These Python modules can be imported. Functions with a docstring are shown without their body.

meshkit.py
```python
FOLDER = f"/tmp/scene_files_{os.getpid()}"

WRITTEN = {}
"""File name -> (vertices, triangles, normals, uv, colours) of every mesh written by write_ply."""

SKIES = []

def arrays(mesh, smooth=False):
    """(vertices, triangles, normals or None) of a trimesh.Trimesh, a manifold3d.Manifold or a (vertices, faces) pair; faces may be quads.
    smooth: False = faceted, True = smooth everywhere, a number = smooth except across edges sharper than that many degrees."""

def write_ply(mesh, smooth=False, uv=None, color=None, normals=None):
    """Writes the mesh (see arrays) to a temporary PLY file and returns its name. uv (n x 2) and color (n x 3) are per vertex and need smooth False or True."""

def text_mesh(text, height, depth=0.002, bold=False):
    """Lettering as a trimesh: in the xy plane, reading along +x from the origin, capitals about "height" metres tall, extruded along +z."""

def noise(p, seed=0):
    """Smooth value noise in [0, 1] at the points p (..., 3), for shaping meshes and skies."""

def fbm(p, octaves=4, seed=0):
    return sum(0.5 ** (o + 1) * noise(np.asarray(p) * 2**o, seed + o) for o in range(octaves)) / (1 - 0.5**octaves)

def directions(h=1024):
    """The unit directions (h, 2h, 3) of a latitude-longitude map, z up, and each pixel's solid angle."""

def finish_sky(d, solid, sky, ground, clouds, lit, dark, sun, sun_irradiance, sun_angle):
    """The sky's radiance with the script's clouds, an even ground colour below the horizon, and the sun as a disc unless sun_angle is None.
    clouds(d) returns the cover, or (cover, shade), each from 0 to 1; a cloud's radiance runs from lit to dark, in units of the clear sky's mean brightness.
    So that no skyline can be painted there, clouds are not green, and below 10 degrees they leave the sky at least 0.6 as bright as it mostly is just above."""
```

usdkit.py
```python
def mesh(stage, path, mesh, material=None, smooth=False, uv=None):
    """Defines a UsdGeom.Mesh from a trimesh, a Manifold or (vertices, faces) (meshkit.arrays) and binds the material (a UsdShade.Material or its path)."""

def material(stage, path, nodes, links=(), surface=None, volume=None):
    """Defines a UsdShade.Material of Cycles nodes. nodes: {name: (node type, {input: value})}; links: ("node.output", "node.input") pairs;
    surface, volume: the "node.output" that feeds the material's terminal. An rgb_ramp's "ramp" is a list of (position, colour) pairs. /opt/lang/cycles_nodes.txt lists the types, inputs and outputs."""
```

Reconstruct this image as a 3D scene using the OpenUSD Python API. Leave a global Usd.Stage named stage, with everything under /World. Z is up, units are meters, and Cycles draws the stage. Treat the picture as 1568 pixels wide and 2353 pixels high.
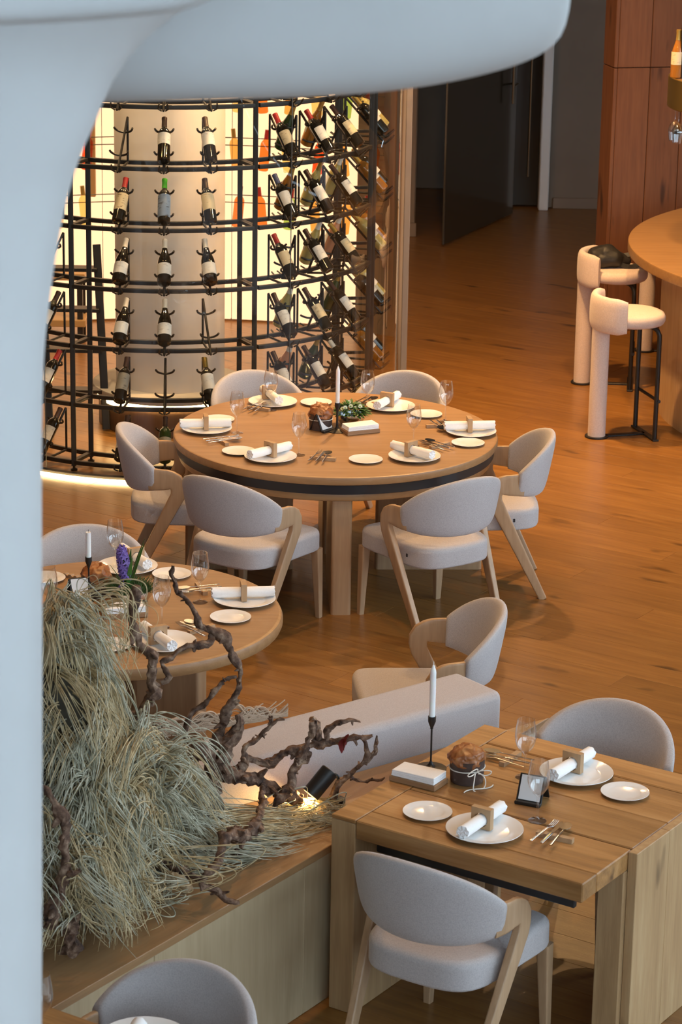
import math, random
import numpy as np
import trimesh, manifold3d, shapely, shapely.geometry as sg
import usdkit, meshkit
from pxr import Usd, UsdGeom, UsdLux, UsdShade, Gf, Sdf, Vt

stage = Usd.Stage.CreateInMemory()
UsdGeom.SetStageUpAxis(stage, UsdGeom.Tokens.z)
UsdGeom.SetStageMetersPerUnit(stage, 1.0)
UsdGeom.Xform.Define(stage, '/World')
stage.SetDefaultPrim(stage.GetPrimAtPath('/World'))
UsdGeom.Scope.Define(stage, '/World/Looks')
rnd = random.Random(7)
nrg = np.random.default_rng(11)
PI = math.pi

# ------------------------------------------------------------------ camera
PW, PH, FPX = 1568, 2353, 6150.0
PITCH, ROLL, EYE = math.radians(17.0), 0.0169, np.array([0, 0, 4.5])
FW = np.array([0, math.cos(PITCH), -math.sin(PITCH)])
U0 = np.array([0, math.sin(PITCH), math.cos(PITCH)])
R0 = np.array([1.0, 0, 0])
RC = R0 * math.cos(ROLL) + U0 * math.sin(ROLL)
UC = U0 * math.cos(ROLL) - R0 * math.sin(ROLL)
cam = UsdGeom.Camera.Define(stage, '/World/Camera')
HAP = 24.0
cam.CreateHorizontalApertureAttr(HAP)
cam.CreateVerticalApertureAttr(HAP * PH / PW)
cam.CreateFocalLengthAttr(HAP * FPX / PW)
cam.CreateClippingRangeAttr(Gf.Vec2f(0.1, 200))
cam.CreateFStopAttr(9.0)
cam.CreateFocusDistanceAttr(12.0)
cam.CreateExposureAttr(0.22)
cam.AddTransformOp().Set(Gf.Matrix4d(*RC, 0, *UC, 0, *(-FW), 0, *EYE, 1))


def at(px, py, z=0.0):
    """Where the sight line through a measured pixel meets the height z (used to measure the room)."""
    d = FW * FPX + RC * (px - PW / 2) - UC * (py - PH / 2)
    return EYE + d * (z - EYE[2]) / d[2]


def at_y(px, py, y):
    d = FW * FPX + RC * (px - PW / 2) - UC * (py - PH / 2)
    return EYE + d * y / d[1]


# ------------------------------------------------------------------ daylight and lamps
SKY = UsdLux.DomeLight.Define(stage, '/World/Sky')
SKY.CreateIntensityAttr(1.35)
SKY.CreateColorAttr(Gf.Vec3f(0.66, 0.84, 1.0))
WARM = (1.0, 0.58, 0.24)
WALL_GLOW = 1.55
SPOT = 36.0

# ------------------------------------------------------------------ helpers: naming
used = {}


def numbered(name, parent):
    k = used.get((parent, name), -1) + 1
    used[(parent, name)] = k
    return name if k == 0 else f'{name}_{k:03d}'


def path_of(p):
    return '/World' if p is None else str(p.GetPath())


def tag(prim, label=None, cat=None, group=None, kind=None):
    for k, v in (('label', label), ('category', cat), ('group', group), ('kind', kind)):
        if v:
            prim.SetCustomDataByKey(k, v)
    return prim


def place(prim, loc=(0, 0, 0), rz=0.0, mat=None):
    x = UsdGeom.Xformable(prim)
    if mat is not None:
        x.AddTransformOp().Set(mat)
    else:
        x.AddTranslateOp().Set(Gf.Vec3d(*map(float, loc)))
        x.AddRotateZOp().Set(float(rz))


def thing(name, label, cat, loc=(0, 0, 0), rz=0.0, group=None, mat=None, kind=None):
    pth = '/World/' + numbered(name, '/World')
    x = UsdGeom.Xform.Define(stage, pth).GetPrim()
    place(x, loc, rz, mat)
    return tag(x, label, cat, group, kind)


def struct(name, parent=None):
    x = UsdGeom.Xform.Define(stage, path_of(parent) + '/' + numbered(name, path_of(parent))).GetPrim()
    return tag(x, kind='structure')


def part(name, m, mat, parent=None, smooth=35, label=None, kind=None, loc=None, rz=0.0):
    pth = path_of(parent) + '/' + numbered(name, path_of(parent))
    g = usdkit.mesh(stage, pth, m, mat, smooth=smooth)
    if loc is not None:
        place(g.GetPrim(), loc, rz)
    return tag(g.GetPrim(), label, kind=kind)


def dup(root, label, loc=(0, 0, 0), rz=0.0, mat=None, group=None):
    was = root.GetCustomData()
    base = root.GetName()
    if base[-4:-3] == '_' and base[-3:].isdigit():
        base = base[:-4]
    r = thing(base, label, was['category'], loc, rz, group or was.get('group'), mat)
    r.GetReferences().AddInternalReference(root.GetPath())
    r.SetInstanceable(True)
    return r


protos = {}


def make(key, builder, label, loc=(0, 0, 0), rz=0.0, mat=None, group=None):
    """The first call builds the thing, each later one is a copy under the next number."""
    if key not in protos:
        p = builder(label, loc, rz, mat, group)
        protos[key] = p
        return p
    return dup(protos[key], label, loc, rz, mat, group)


def matrix(x, y, z, o):
    return Gf.Matrix4d(*map(float, x), 0, *map(float, y), 0, *map(float, z), 0, *map(float, o), 1)


# ------------------------------------------------------------------ helpers: meshes
def cat(ms):
    vs, fs, n = [], [], 0
    for m in ms:
        v, f = (np.asarray(m.vertices), np.asarray(m.faces)) if hasattr(m, 'faces') else (np.asarray(m[0]), np.asarray(m[1]))
        vs.append(v)
        fs.append(f + n)
        n += len(v)
    return trimesh.Trimesh(np.vstack(vs), np.vstack(fs), process=False)


def move(m, d):
    m = m.copy()
    m.apply_translation(d)
    return m


def turn(m, deg, axis=(0, 0, 1), about=(0, 0, 0)):
    m = m.copy()
    m.apply_transform(trimesh.transformations.rotation_matrix(math.radians(deg), axis, about))
    return m


def cbox(x0, x1, y0, y1, z0, z1, c=0.004):
    """A chamfered box (44 triangles)."""
    c = min(c, (x1 - x0) * .45, (y1 - y0) * .45, (z1 - z0) * .45)
    p = []
    for sx in (0, 1):
        for sy in (0, 1):
            for sz in (0, 1):
                a, b, d = (x1, y1, z1)[0] if sx else x0, y1 if sy else y0, z1 if sz else z0
                ox, oy, oz = -c if sx else c, -c if sy else c, -c if sz else c
                p += [(a, b + oy, d + oz), (a + ox, b, d + oz), (a + ox, b + oy, d)]
    return trimesh.convex.convex_hull(np.array(p))


def grid(P, cu=False, cv=False, caps=False):
    """A mesh over an array of points (nu, nv, 3); cu, cv close it along u, v; caps fans the two v-loops at the ends of u."""
    P = np.asarray(P, float)
    nu, nv = P.shape[:2]
    idx = np.arange(nu * nv).reshape(nu, nv)
    a = idx if not cu else np.vstack([idx, idx[:1]])
    a = a if not cv else np.hstack([a, a[:, :1]])
    q = np.stack([a[:-1, :-1], a[1:, :-1], a[1:, 1:], a[:-1, 1:]], -1).reshape(-1, 4)
    f = np.vstack([q[:, [0, 1, 2]], q[:, [0, 2, 3]]])
    v = P.reshape(-1, 3)
    if caps:
        n = len(v)
        v = np.vstack([v, P[0].mean(0), P[-1].mean(0)])
        r0, r1 = idx[0], idx[-1]
        f = np.vstack([f, np.stack([np.roll(r0, -1), r0, np.full(nv, n)], 1)[:, [1, 0, 2]], np.stack([r1, np.roll(r1, -1), np.full(nv, n + 1)], 1)[:, [1, 0, 2]]])
    m = trimesh.Trimesh(v, f, process=False)
    if (cv or cu) and caps and m.volume < 0:
        m.invert()
    return m


def lathe(prof, n=32, arc=None):
    """Turns the profile [(radius, z), ...] about z."""
    pr = np.array(prof, float)
    a = np.linspace(0, 2 * PI, n, endpoint=False) if arc is None else np.linspace(arc[0], arc[1], n)
    P = np.stack([pr[:, None, 0] * np.cos(a), pr[:, None, 0] * np.sin(a), np.repeat(pr[:, 1:2], len(a), 1)], -1)
    m = grid(P, cv=arc is None)
    m.invert()
    return m


def smooth_path(pts, n):
    from scipy.interpolate import CubicSpline
    p = np.array(pts, float)
    t = np.r_[0, np.cumsum(np.linalg.norm(np.diff(p, axis=0), axis=1))]
    return CubicSpline(t / t[-1], p)(np.linspace(0, 1, n))


def tube(path, r, n=8, closed=False, jitter=0, seed=0):
    p = np.array(path, float)
    k = len(p)
    r = np.broadcast_to(np.asarray(r, float), (k,))
    tg = np.gradient(p, axis=0) if not closed else np.roll(p, -1, 0) - np.roll(p, 1, 0)
    tg /= np.linalg.norm(tg, axis=1, keepdims=True) + 1e-12
    nrm = np.cross(tg[0], (0, 0, 1.0))
    if np.linalg.norm(nrm) < .1:
        nrm = np.cross(tg[0], (1.0, 0, 0))
    out = []
    a = np.linspace(0, 2 * PI, n, endpoint=False)
    g = np.random.default_rng(seed)
    for i in range(k):
        nrm = nrm - tg[i] * (nrm @ tg[i])
        nrm /= np.linalg.norm(nrm) + 1e-12
        b = np.cross(tg[i], nrm)
        rr = r[i] * (1 + jitter * (g.random(n) - .5)) if jitter else r[i]
        out.append(p[i] + (np.cos(a) * rr)[:, None] * nrm + (np.sin(a) * rr)[:, None] * b)
    return grid(np.array(out), cu=closed, cv=True, caps=not closed)


def sweep(path, width, thick, wide_dir, round_=.35):
    """A bar along the path with a rounded rectangle of width (along wide_dir) and thickness."""
    p = np.array(path, float)
    k = len(p)
    width, thick = np.broadcast_to(width, (k,)), np.broadcast_to(thick, (k,))
    wd = np.array(wide_dir, float)
    wd = np.broadcast_to(wd, (k, 3))
    tg = np.gradient(p, axis=0)
    tg /= np.linalg.norm(tg, axis=1, keepdims=True)
    a = np.linspace(0, 2 * PI, 16, endpoint=False) + PI / 16
    e = round_
    cx, sy = np.sign(np.cos(a)) * abs(np.cos(a)) ** e, np.sign(np.sin(a)) * abs(np.sin(a)) ** e
    out = []
    for i in range(k):
        w = wd[i] - tg[i] * (wd[i] @ tg[i])
        w /= np.linalg.norm(w)
        b = np.cross(tg[i], w)
        out.append(p[i] + (cx * width[i] / 2)[:, None] * w + (sy * thick[i] / 2)[:, None] * b)
    return grid(np.array(out), cv=True, caps=True)


def prism(poly, z0, z1, c=0.0):
    """An upright prism of a shapely polygon, its edges chamfered by c."""
    if c <= 0:
        m = trimesh.creation.extrude_polygon(poly, z1 - z0, engine='earcut')
        m.apply_translation((0, 0, z0))
        return m
    cs = lambda g: manifold3d.CrossSection([np.array(g.exterior.coords)[:-1]] + [np.array(i.coords)[:-1] for i in g.interiors], manifold3d.FillRule.EvenOdd)
    lay = [prism(poly, z0 + c, z1 - c)]
    inner = poly.buffer(-c, join_style=2)
    a = np.array(poly.exterior.coords)[:-1]
    b = np.array(inner.exterior.coords)[:-1]
    if len(a) != len(b):
        return prism(poly, z0, z1)
    # match vertices of the inset ring
    b = np.array([b[np.argmin(((b - q) ** 2).sum(1))] for q in a])
    rings = np.array([np.c_[b, np.full(len(a), z0)], np.c_[a, np.full(len(a), z0 + c)], np.c_[a, np.full(len(a), z1 - c)], np.c_[b, np.full(len(a), z1)]])
    return grid(rings, cv=True, caps=True)


def disc_profile(r, z0, z1, c):
    return [(0, z0), (r - c, z0), (r - c * .3, z0 + c * .3), (r, z0 + c), (r, z1 - c), (r - c * .3, z1 - c * .3), (r - c, z1), (0, z1)]


def cushion(outline, z0, z1, r, dome=0.0, steps=5):
    """A padded block: convex outline (n, 2), rounded all round the top, a smaller round below."""
    o = np.array(outline, float)
    c = o.mean(0)
    d = np.roll(o, -1, 0) - np.roll(o, 1, 0)
    nrm = np.c_[d[:, 1], -d[:, 0]] / np.linalg.norm(d, axis=1)[:, None]
    if ((o - c) * nrm).sum() < 0:
        nrm = -nrm
    rings = []
    for t in np.linspace(0, PI / 2, 3):
        rings.append(np.c_[o - nrm * r * .4 * (1 - math.sin(t)), np.full(len(o), z0 + r * .4 * (1 - math.cos(t)))])
    for t in np.linspace(0, PI / 2, steps):
        rings.append(np.c_[o - nrm * r * (1 - math.cos(t)), np.full(len(o), z1 - r + r * math.sin(t))])
    top = o - nrm * r
    for s in (.75, .5, .25):
        rings.append(np.c_[c + (top - c) * s, np.full(len(o), z1 + dome * (1 - s * s))])
    return grid(np.array(rings), cv=True, caps=True)


def superellipse(a, b, e, n=40):
    t = np.linspace(0, 2 * PI, n, endpoint=False)
    return np.c_[a * np.sign(np.cos(t)) * abs(np.cos(t)) ** e, b * np.sign(np.sin(t)) * abs(np.sin(t)) ** e]


def rough_up(m, amp, scale, seed=0):
    v = np.array(m.vertices)
    d = np.stack([meshkit.fbm(v * scale + 17.3 * k + 50, 3, seed + k) for k in range(3)], -1) - .5
    return trimesh.Trimesh(v + d * 2 * amp, m.faces, process=False)


# ------------------------------------------------------------------ materials
def mat(name, color, rough=.5, **kw):
    return usdkit.material(stage, '/World/Looks/' + name, {'p': ('principled_bsdf', {'base_color': color, 'roughness': rough, **kw})}, surface='p.BSDF')


def textured(name, stops, rough=.5, scale=(1, 1, 1), nscale=6.0, detail=5.0, bump=.0, bscale=None, knots=0.0, knot_color=(.03, .015, .008), tone=.0, **kw):
    """Noise-coloured surface in object space; tone varies the brightness from piece to piece."""
    nodes = {'tc': ('texture_coordinate', {}), 'mp': ('mapping', {'scale': scale}), 'oi': ('object_info', {}),
             'w': ('math', {'math_type': 'multiply', 'value2': 37.0}),
             'n': ('noise_texture', {'dimensions': '4D', 'scale': nscale, 'detail': detail, 'roughness': .6}),
             'r': ('rgb_ramp', {'ramp': stops}), 'p': ('principled_bsdf', {'roughness': rough, **kw})}
    links = [('tc.object', 'mp.vector'), ('mp.vector', 'n.vector'), ('oi.random', 'w.value1'), ('w.value', 'n.w'), ('n.fac', 'r.fac')]
    last = 'r.color'
    if tone:
        nodes['tm'] = ('map_range', {'from_min': 0.0, 'from_max': 1.0, 'to_min': 1 - tone, 'to_max': 1 + tone})
        nodes['tx'] = ('mix', {'mix_type': 'multiply', 'fac': 1.0})
        nodes['tcx'] = ('combine_color', {})
        links += [('oi.random', 'tm.value'), ('tm.result', 'tcx.r'), ('tm.result', 'tcx.g'), ('tm.result', 'tcx.b'), (last, 'tx.color1'), ('tcx.color', 'tx.color2')]
        last = 'tx.color'
    if knots:
        nodes['km'] = ('mapping', {'scale': (scale[0] * .5 + 1.2, scale[1] * .25 + 1.2, scale[2] * .25 + 1.2)})
        nodes['kn'] = ('noise_texture', {'dimensions': '4D', 'scale': knots, 'detail': 2.0})
        nodes['kr'] = ('rgb_ramp', {'ramp': [(0, (0, 0, 0)), (.655, (0, 0, 0)), (.73, (.8, .8, .8)), (1, (1, 1, 1))]})
        nodes['kx'] = ('mix', {'mix_type': 'mix', 'color2': knot_color})
        links += [('tc.object', 'km.vector'), ('km.vector', 'kn.vector'), ('w.value', 'kn.w'), ('kn.fac', 'kr.fac'), ('kr.color', 'kx.fac'), (last, 'kx.color1')]
        last = 'kx.color'
    links.append((last, 'p.base_color'))
    if bump:
        nodes['bn'] = ('noise_texture', {'scale': bscale or nscale * 4, 'detail': 3.0})
        nodes['b'] = ('bump', {'strength': bump, 'distance': .002})
        links += [('mp.vector', 'bn.vector'), ('bn.fac', 'b.height'), ('b.normal', 'p.normal')]
    return usdkit.material(stage, '/World/Looks/' + name, nodes, links, surface='p.BSDF')


def wood(name, a, b, c, rough=.45, axis=0, knots=1.3, tone=.1, nscale=5.0, bump=.25, **kw):
    s = [13.0, 13.0, 13.0]
    s[axis] = 1.0
    return textured(name, [(.2, a), (.5, b), (.8, c)], rough, tuple(s), nscale * .55, 6.0, bump, nscale * 3, knots, tuple(.3 * x for x in a), tone, **kw)


def pane(name, tint=(1, 1, 1), rough=0.0, ior=.085, gloss=(1, 1, 1)):
    return usdkit.material(stage, '/World/Looks/' + name, {
        't': ('transparent_bsdf', {'color': tint}), 'g': ('glossy_bsdf', {'color': gloss, 'roughness': rough}),
        'lw': ('layer_weight', {'blend': .5}), 'pw': ('math', {'math_type': 'power', 'value2': 3.0}),
        'f': ('math', {'math_type': 'multiply_add', 'value2': .90, 'value3': ior}), 'm': ('mix_closure', {})},
        [('lw.facing', 'pw.value1'), ('pw.value', 'f.value1'), ('f.value', 'm.fac'), ('t.BSDF', 'm.closure1'), ('g.BSDF', 'm.closure2')], surface='m.closure')


def glow(name, color, strength):
    return usdkit.material(stage, '/World/Looks/' + name, {'e': ('emission', {'color': color, 'strength': strength})}, surface='e.emission')


M = {}
M['floor'] = wood('floor_oak', (.155, .066, .015), (.235, .104, .024), (.31, .15, .038), .30, 0, 1.5, .09, 4.0, .15)
M['oak'] = wood('oak', (.27, .145, .062), (.345, .19, .082), (.41, .235, .11), .42, 0, 0, .05)
M['oak_up'] = wood('oak_upright', (.36, .21, .11), (.44, .27, .145), (.51, .33, .18), .45, 2, 0, .05)
M['chair_wood'] = wood('chair_oak', (.36, .225, .125), (.45, .29, .165), (.53, .35, .21), .4, 2, 0, .03)
M['dark_oak'] = wood('dark_oak', (.10, .055, .03), (.14, .08, .045), (.18, .105, .06), .45, 2, 0, .04)
M['reclaimed'] = wood('reclaimed_oak', (.13, .060, .022), (.37, .185, .060), (.55, .32, .135), .45, 0, 2.2, .2, 2.6, .6)
M['reclaimed_up'] = wood('reclaimed_oak_upright', (.33, .195, .09), (.46, .29, .14), (.57, .395, .21), .5, 2, 1.6, .1, 4.5, .5)
M['counter_top'] = wood('counter_oak', (.27, .15, .07), (.35, .20, .09), (.42, .25, .12), .32, 0, 0, .04)
M['counter_side'] = wood('counter_panel', (.40, .30, .175), (.46, .355, .215), (.52, .41, .25), .5, 2, 1.0, .04)
M['timber'] = wood('red_timber', (.13, .045, .017), (.18, .065, .024), (.22, .085, .032), .8, 2, 1.2, .08)
M['bar_top'] = wood('bar_top_oak', (.22, .115, .042), (.29, .155, .058), (.34, .19, .075), .35, 0, 0, .04)
fab = [(.25, (.40, .37, .37)), (.5, (.49, .455, .45)), (.75, (.555, .52, .51))]
M['fabric'] = textured('grey_weave', fab, .95, (1, 1, 1), 260.0, 2.0, .35, 420.0, sheen_weight=.25, sheen_roughness=.4)
M['bench'] = textured('bench_weave', [(.25, (.40, .355, .345)), (.75, (.52, .47, .455))], .95, (1, 1, 1), 220.0, 2.0, .3, 380.0, sheen_weight=.25)
M['stool'] = textured('boucle', [(.3, (.62, .49, .42)), (.7, (.74, .60, .52))], .95, (1, 1, 1), 160.0, 2.0, .4, 260.0, sheen_weight=.3)
M['plaster'] = textured('plaster', [(.3, (.50, .51, .51)), (.7, (.55, .56, .56))], .7, (1, 1, 1), 3.0, 4.0, .1, 30.0)
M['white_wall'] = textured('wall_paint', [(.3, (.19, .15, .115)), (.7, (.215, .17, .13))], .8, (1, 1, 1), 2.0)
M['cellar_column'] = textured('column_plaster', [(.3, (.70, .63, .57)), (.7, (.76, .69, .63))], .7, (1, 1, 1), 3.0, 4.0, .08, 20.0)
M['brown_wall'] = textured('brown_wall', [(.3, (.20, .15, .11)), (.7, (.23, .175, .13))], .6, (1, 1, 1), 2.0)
M['ceiling'] = mat('ceiling_paint', (.50, .46, .42), .9)
M['black'] = mat('black_metal', (.018, .016, .015), .42, metallic=.2)
M['band'] = mat('black_band', (.02, .022, .026), .3)
M['steel'] = mat('steel', (.75, .72, .68), .12, metallic=1.0)
M['chrome'] = mat('polished_bowl', (.62, .62, .63), .14, metallic=1.0)
M['brass'] = mat('brass', (.45, .32, .10), .35, metallic=1.0)
M['china'] = mat('porcelain', (.86, .85, .83), .12)
M['linen'] = textured('linen', [(.3, (.88, .88, .88)), (.7, (.93, .93, .93))], .9, (1, 1, 1), 300.0, 2.0, .3, 400.0)
M['block'] = wood('napkin_ring_wood', (.36, .22, .12), (.44, .28, .15), (.50, .33, .19), .5, 2, 0, .05)
M['walnut'] = wood('tray_wood', (.24, .13, .065), (.32, .18, .09), (.38, .22, .12), .45, 0, 0, .05)
M['wax'] = mat('wax', (.92, .92, .90), .35, subsurface_weight=.2, subsurface_scale=.01)
M['glass'] = pane('clear_glass', (.975, .98, .98))
M['cellar_glass'] = pane('cellar_glass', (.95, .95, .90), .0, .03)
M['joint'] = mat('glass_joint', (.10, .10, .09), .3)
M['door_glass'] = mat('smoked_glass', (.035, .030, .022), .12)
M['paper'] = textured('dark_paper', [(.40, (.055, .032, .025)), (.62, (.075, .045, .035)), (.70, (.15, .11, .085))], .6, (1, 1, 1), 38.0, 2.0)
M['crust'] = textured('crust', [(.25, (.15, .045, .012)), (.5, (.34, .12, .035)), (.75, (.52, .25, .09))], .38, (1, 1, 1), 26.0, 4.0, .4, 60.0)
M['string'] = mat('white_string', (.80, .76, .68), .8)
M['card'] = mat('white_card', (.78, .79, .80), .5)
M['bottle'] = mat('dark_bottle', (.012, .010, .007), .06, coat_weight=.4)
M['bottle_green'] = mat('green_bottle', (.02, .045, .012), .06, coat_weight=.4)
M['bottle_amber'] = mat('amber_wine', (.28, .11, .015), .08, transmission_weight=.0, coat_weight=.5)
M['bottle_pale'] = mat('pale_bottle', (.42, .34, .12), .08, coat_weight=.5)
M['bottle_rose'] = mat('rose_bottle', (.55, .25, .14), .08, coat_weight=.5)
lab = lambda n, a, b: textured(n, [(.44, a), (.58, a), (.66, b), (.8, b)], .6, (1, 1, 2.6), 30.0, 2.0)
M['label_white'] = lab('label_white', (.74, .71, .66), (.58, .54, .50))
M['label_cream'] = lab('label_cream', (.62, .52, .34), (.42, .32, .20))
M['label_brown'] = lab('label_brown', (.55, .45, .28), (.10, .055, .03))
M['label_blue'] = lab('label_blue', (.20, .27, .38), (.06, .07, .09))
M['label_grey'] = lab('label_grey', (.30, .27, .22), (.14, .12, .10))
M['foil_dark'] = mat('foil_dark', (.045, .022, .02), .35)
M['foil_red'] = mat('foil_red', (.36, .02, .025), .35)
M['foil_green'] = mat('foil_green', (.06, .42, .03), .35)
M['foil_white'] = mat('foil_white', (.62, .58, .52), .4)
M['foil_blue'] = mat('foil_blue', (.05, .07, .16), .35)
M['foil_gold'] = mat('foil_gold', (.42, .28, .07), .35, metallic=.6)
for k, c in (('amber', (.97, .72, .36)), ('orange', (.93, .50, .20)), ('green', (.62, .82, .40)), ('yellow', (.99, .88, .55)), ('red', (.88, .32, .14))):
    M['lit_' + k] = usdkit.material(stage, '/World/Looks/lit_' + k, {'t': ('transparent_bsdf', {'color': c}), 'g': ('principled_bsdf', {'base_color': tuple(.5 * x for x in c), 'roughness': .1}), 'm': ('mix_closure', {'fac': .15})},
                                    [('t.BSDF', 'm.closure1'), ('g.BSDF', 'm.closure2')], surface='m.closure')
M['lit_wall'] = glow('glowing_wall', (1.0, .60, .34), WALL_GLOW)
M['led'] = glow('led_strip', (1.0, .66, .28), 16.0)
M['lens'] = glow('lamp_lens', (1.0, .62, .22), 22.0)
M['frame_wood'] = mat('frame_wood', (.45, .28, .12), .5)
M['bark'] = textured('vine_bark', [(.34, (.030, .014, .009)), (.46, (.10, .052, .031)), (.56, (.19, .115, .075)), (.66, (.36, .25, .17)), (.78, (.56, .45, .33))], .85, (1, 1, 1), 34.0, 7.0, 1.0, 90.0)
M['peel'] = textured('peeled_wood', [(.3, (.30, .19, .10)), (.6, (.55, .42, .26))], .8, (1, 1, 1), 30.0, 4.0, .6, 60.0)
M['red_leaf'] = mat('crimson_leaf', (.16, .015, .015), .6)
M['brown_leaf'] = mat('brown_leaf', (.16, .055, .02), .6)
M['leaf'] = mat('leaf_green', (.045, .13, .02), .45)
M['moss'] = mat('moss_green', (.05, .09, .02), .7)
M['hyacinth'] = textured('hyacinth_petal', [(.3, (.10, .055, .30)), (.7, (.24, .15, .50))], .5, (1, 1, 1), 60.0)
M['petal'] = mat('white_petal', (.80, .82, .66), .5)
M['petal_eye'] = mat('petal_eye', (.35, .45, .06), .5)
M['bag'] = textured('black_bag', [(.3, (.012, .011, .011)), (.7, (.022, .02, .019))], .55, (1, 1, 1), 40.0, 3.0, .3, 80.0)
for gk, ra in (('green', [(.25, (.17, .16, .10)), (.45, (.38, .365, .26)), (.6, (.55, .54, .42)), (.8, (.72, .69, .56))]),
               ('straw', [(.25, (.25, .18, .085)), (.45, (.48, .375, .20)), (.6, (.64, .52, .31)), (.8, (.80, .68, .46))])):
    M['grass_' + gk] = usdkit.material(stage, '/World/Looks/dry_grass_' + gk, {'gp': ('geometry', {}), 'n': ('noise_texture', {'scale': 24.0, 'detail': 4.0}), 'r': ('rgb_ramp', {'ramp': ra}), 'p': ('principled_bsdf', {'roughness': .7})},
                                       [('gp.position', 'n.vector'), ('n.fac', 'r.fac'), ('r.color', 'p.base_color')], surface='p.BSDF')
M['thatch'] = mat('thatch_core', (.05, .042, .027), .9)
M['fleece'] = mat('raffia', (.50, .37, .26), .8)
M['turf'] = mat('pot_grass', (.03, .085, .015), .6)
M['bronze'] = mat('bronze', (.16, .12, .08), .4, metallic=.8)
M['bar_oak'] = wood('bar_stave_oak', (.44, .27, .13), (.54, .35, .18), (.62, .43, .24), .45, 2, 0, .05)

# ================================================================== the setting
GA = math.radians(-33.3)                       # the boards of floor and furniture run this way
GX = np.array([math.cos(GA), math.sin(GA)])    # along
GY = np.array([-math.sin(GA), math.cos(GA)])   # across


def seen(p, m=40):
    v = np.asarray(p, float) - EYE
    z = v @ FW
    x, y = PW / 2 + FPX * (v @ RC) / z, PH / 2 - FPX * (v @ UC) / z
    return z > 0 and -m < x < PW + m and -m < y < PH + m


floor = struct('floor')
part('subfloor', cbox(-9, 9, -5, 30, -.20, -.022, .001), M['dark_oak'], floor, False)
rest = []
near = []
pw, pl = .19, 2.3
for i in range(-150, 170):
    off = (i * .37 % 1) * pl
    for j in range(-14, 16):
        u0, v0 = j * pl + off, i * pw
        c = np.array([0, 12.0]) + GX * (u0 + pl / 2) + GY * v0
        if not (-8.5 < c[0] < 8.5 and -4 < c[1] < 29):
            continue
        corners = [np.array([0, 12.0]) + GX * (u0 + a * pl) + GY * v0 for a in (0, .25, .5, .75, 1)]
        (near if c[1] < 20.5 and any(seen((q[0], q[1], 0)) for q in corners) else rest).append((c, i, j))
near.sort(key=lambda t: t[0][1])
near, more = near[:290], near[290:]
plank_mesh = cbox(-pl / 2 + .0004, pl / 2 - .0004, -pw / 2 + .0004, pw / 2 - .0004, -.02, 0, .0008)
for c, i, j in near:
    part('plank', plank_mesh, M['floor'], floor, False, loc=(c[0], c[1], 0), rz=math.degrees(GA))
pb = trimesh.creation.box((pl - .002, pw - .002, .02))
pb.apply_translation((0, 0, -.01))
bits = [move(pb, ((c - np.array([0, 12.0])) @ GX, (c - np.array([0, 12.0])) @ GY, 0)) for c, i, j in rest + more]
part('planks_beyond', cat(bits), M['floor'], floor, False, kind='stuff', loc=(0, 12, 0), rz=math.degrees(GA))

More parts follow.
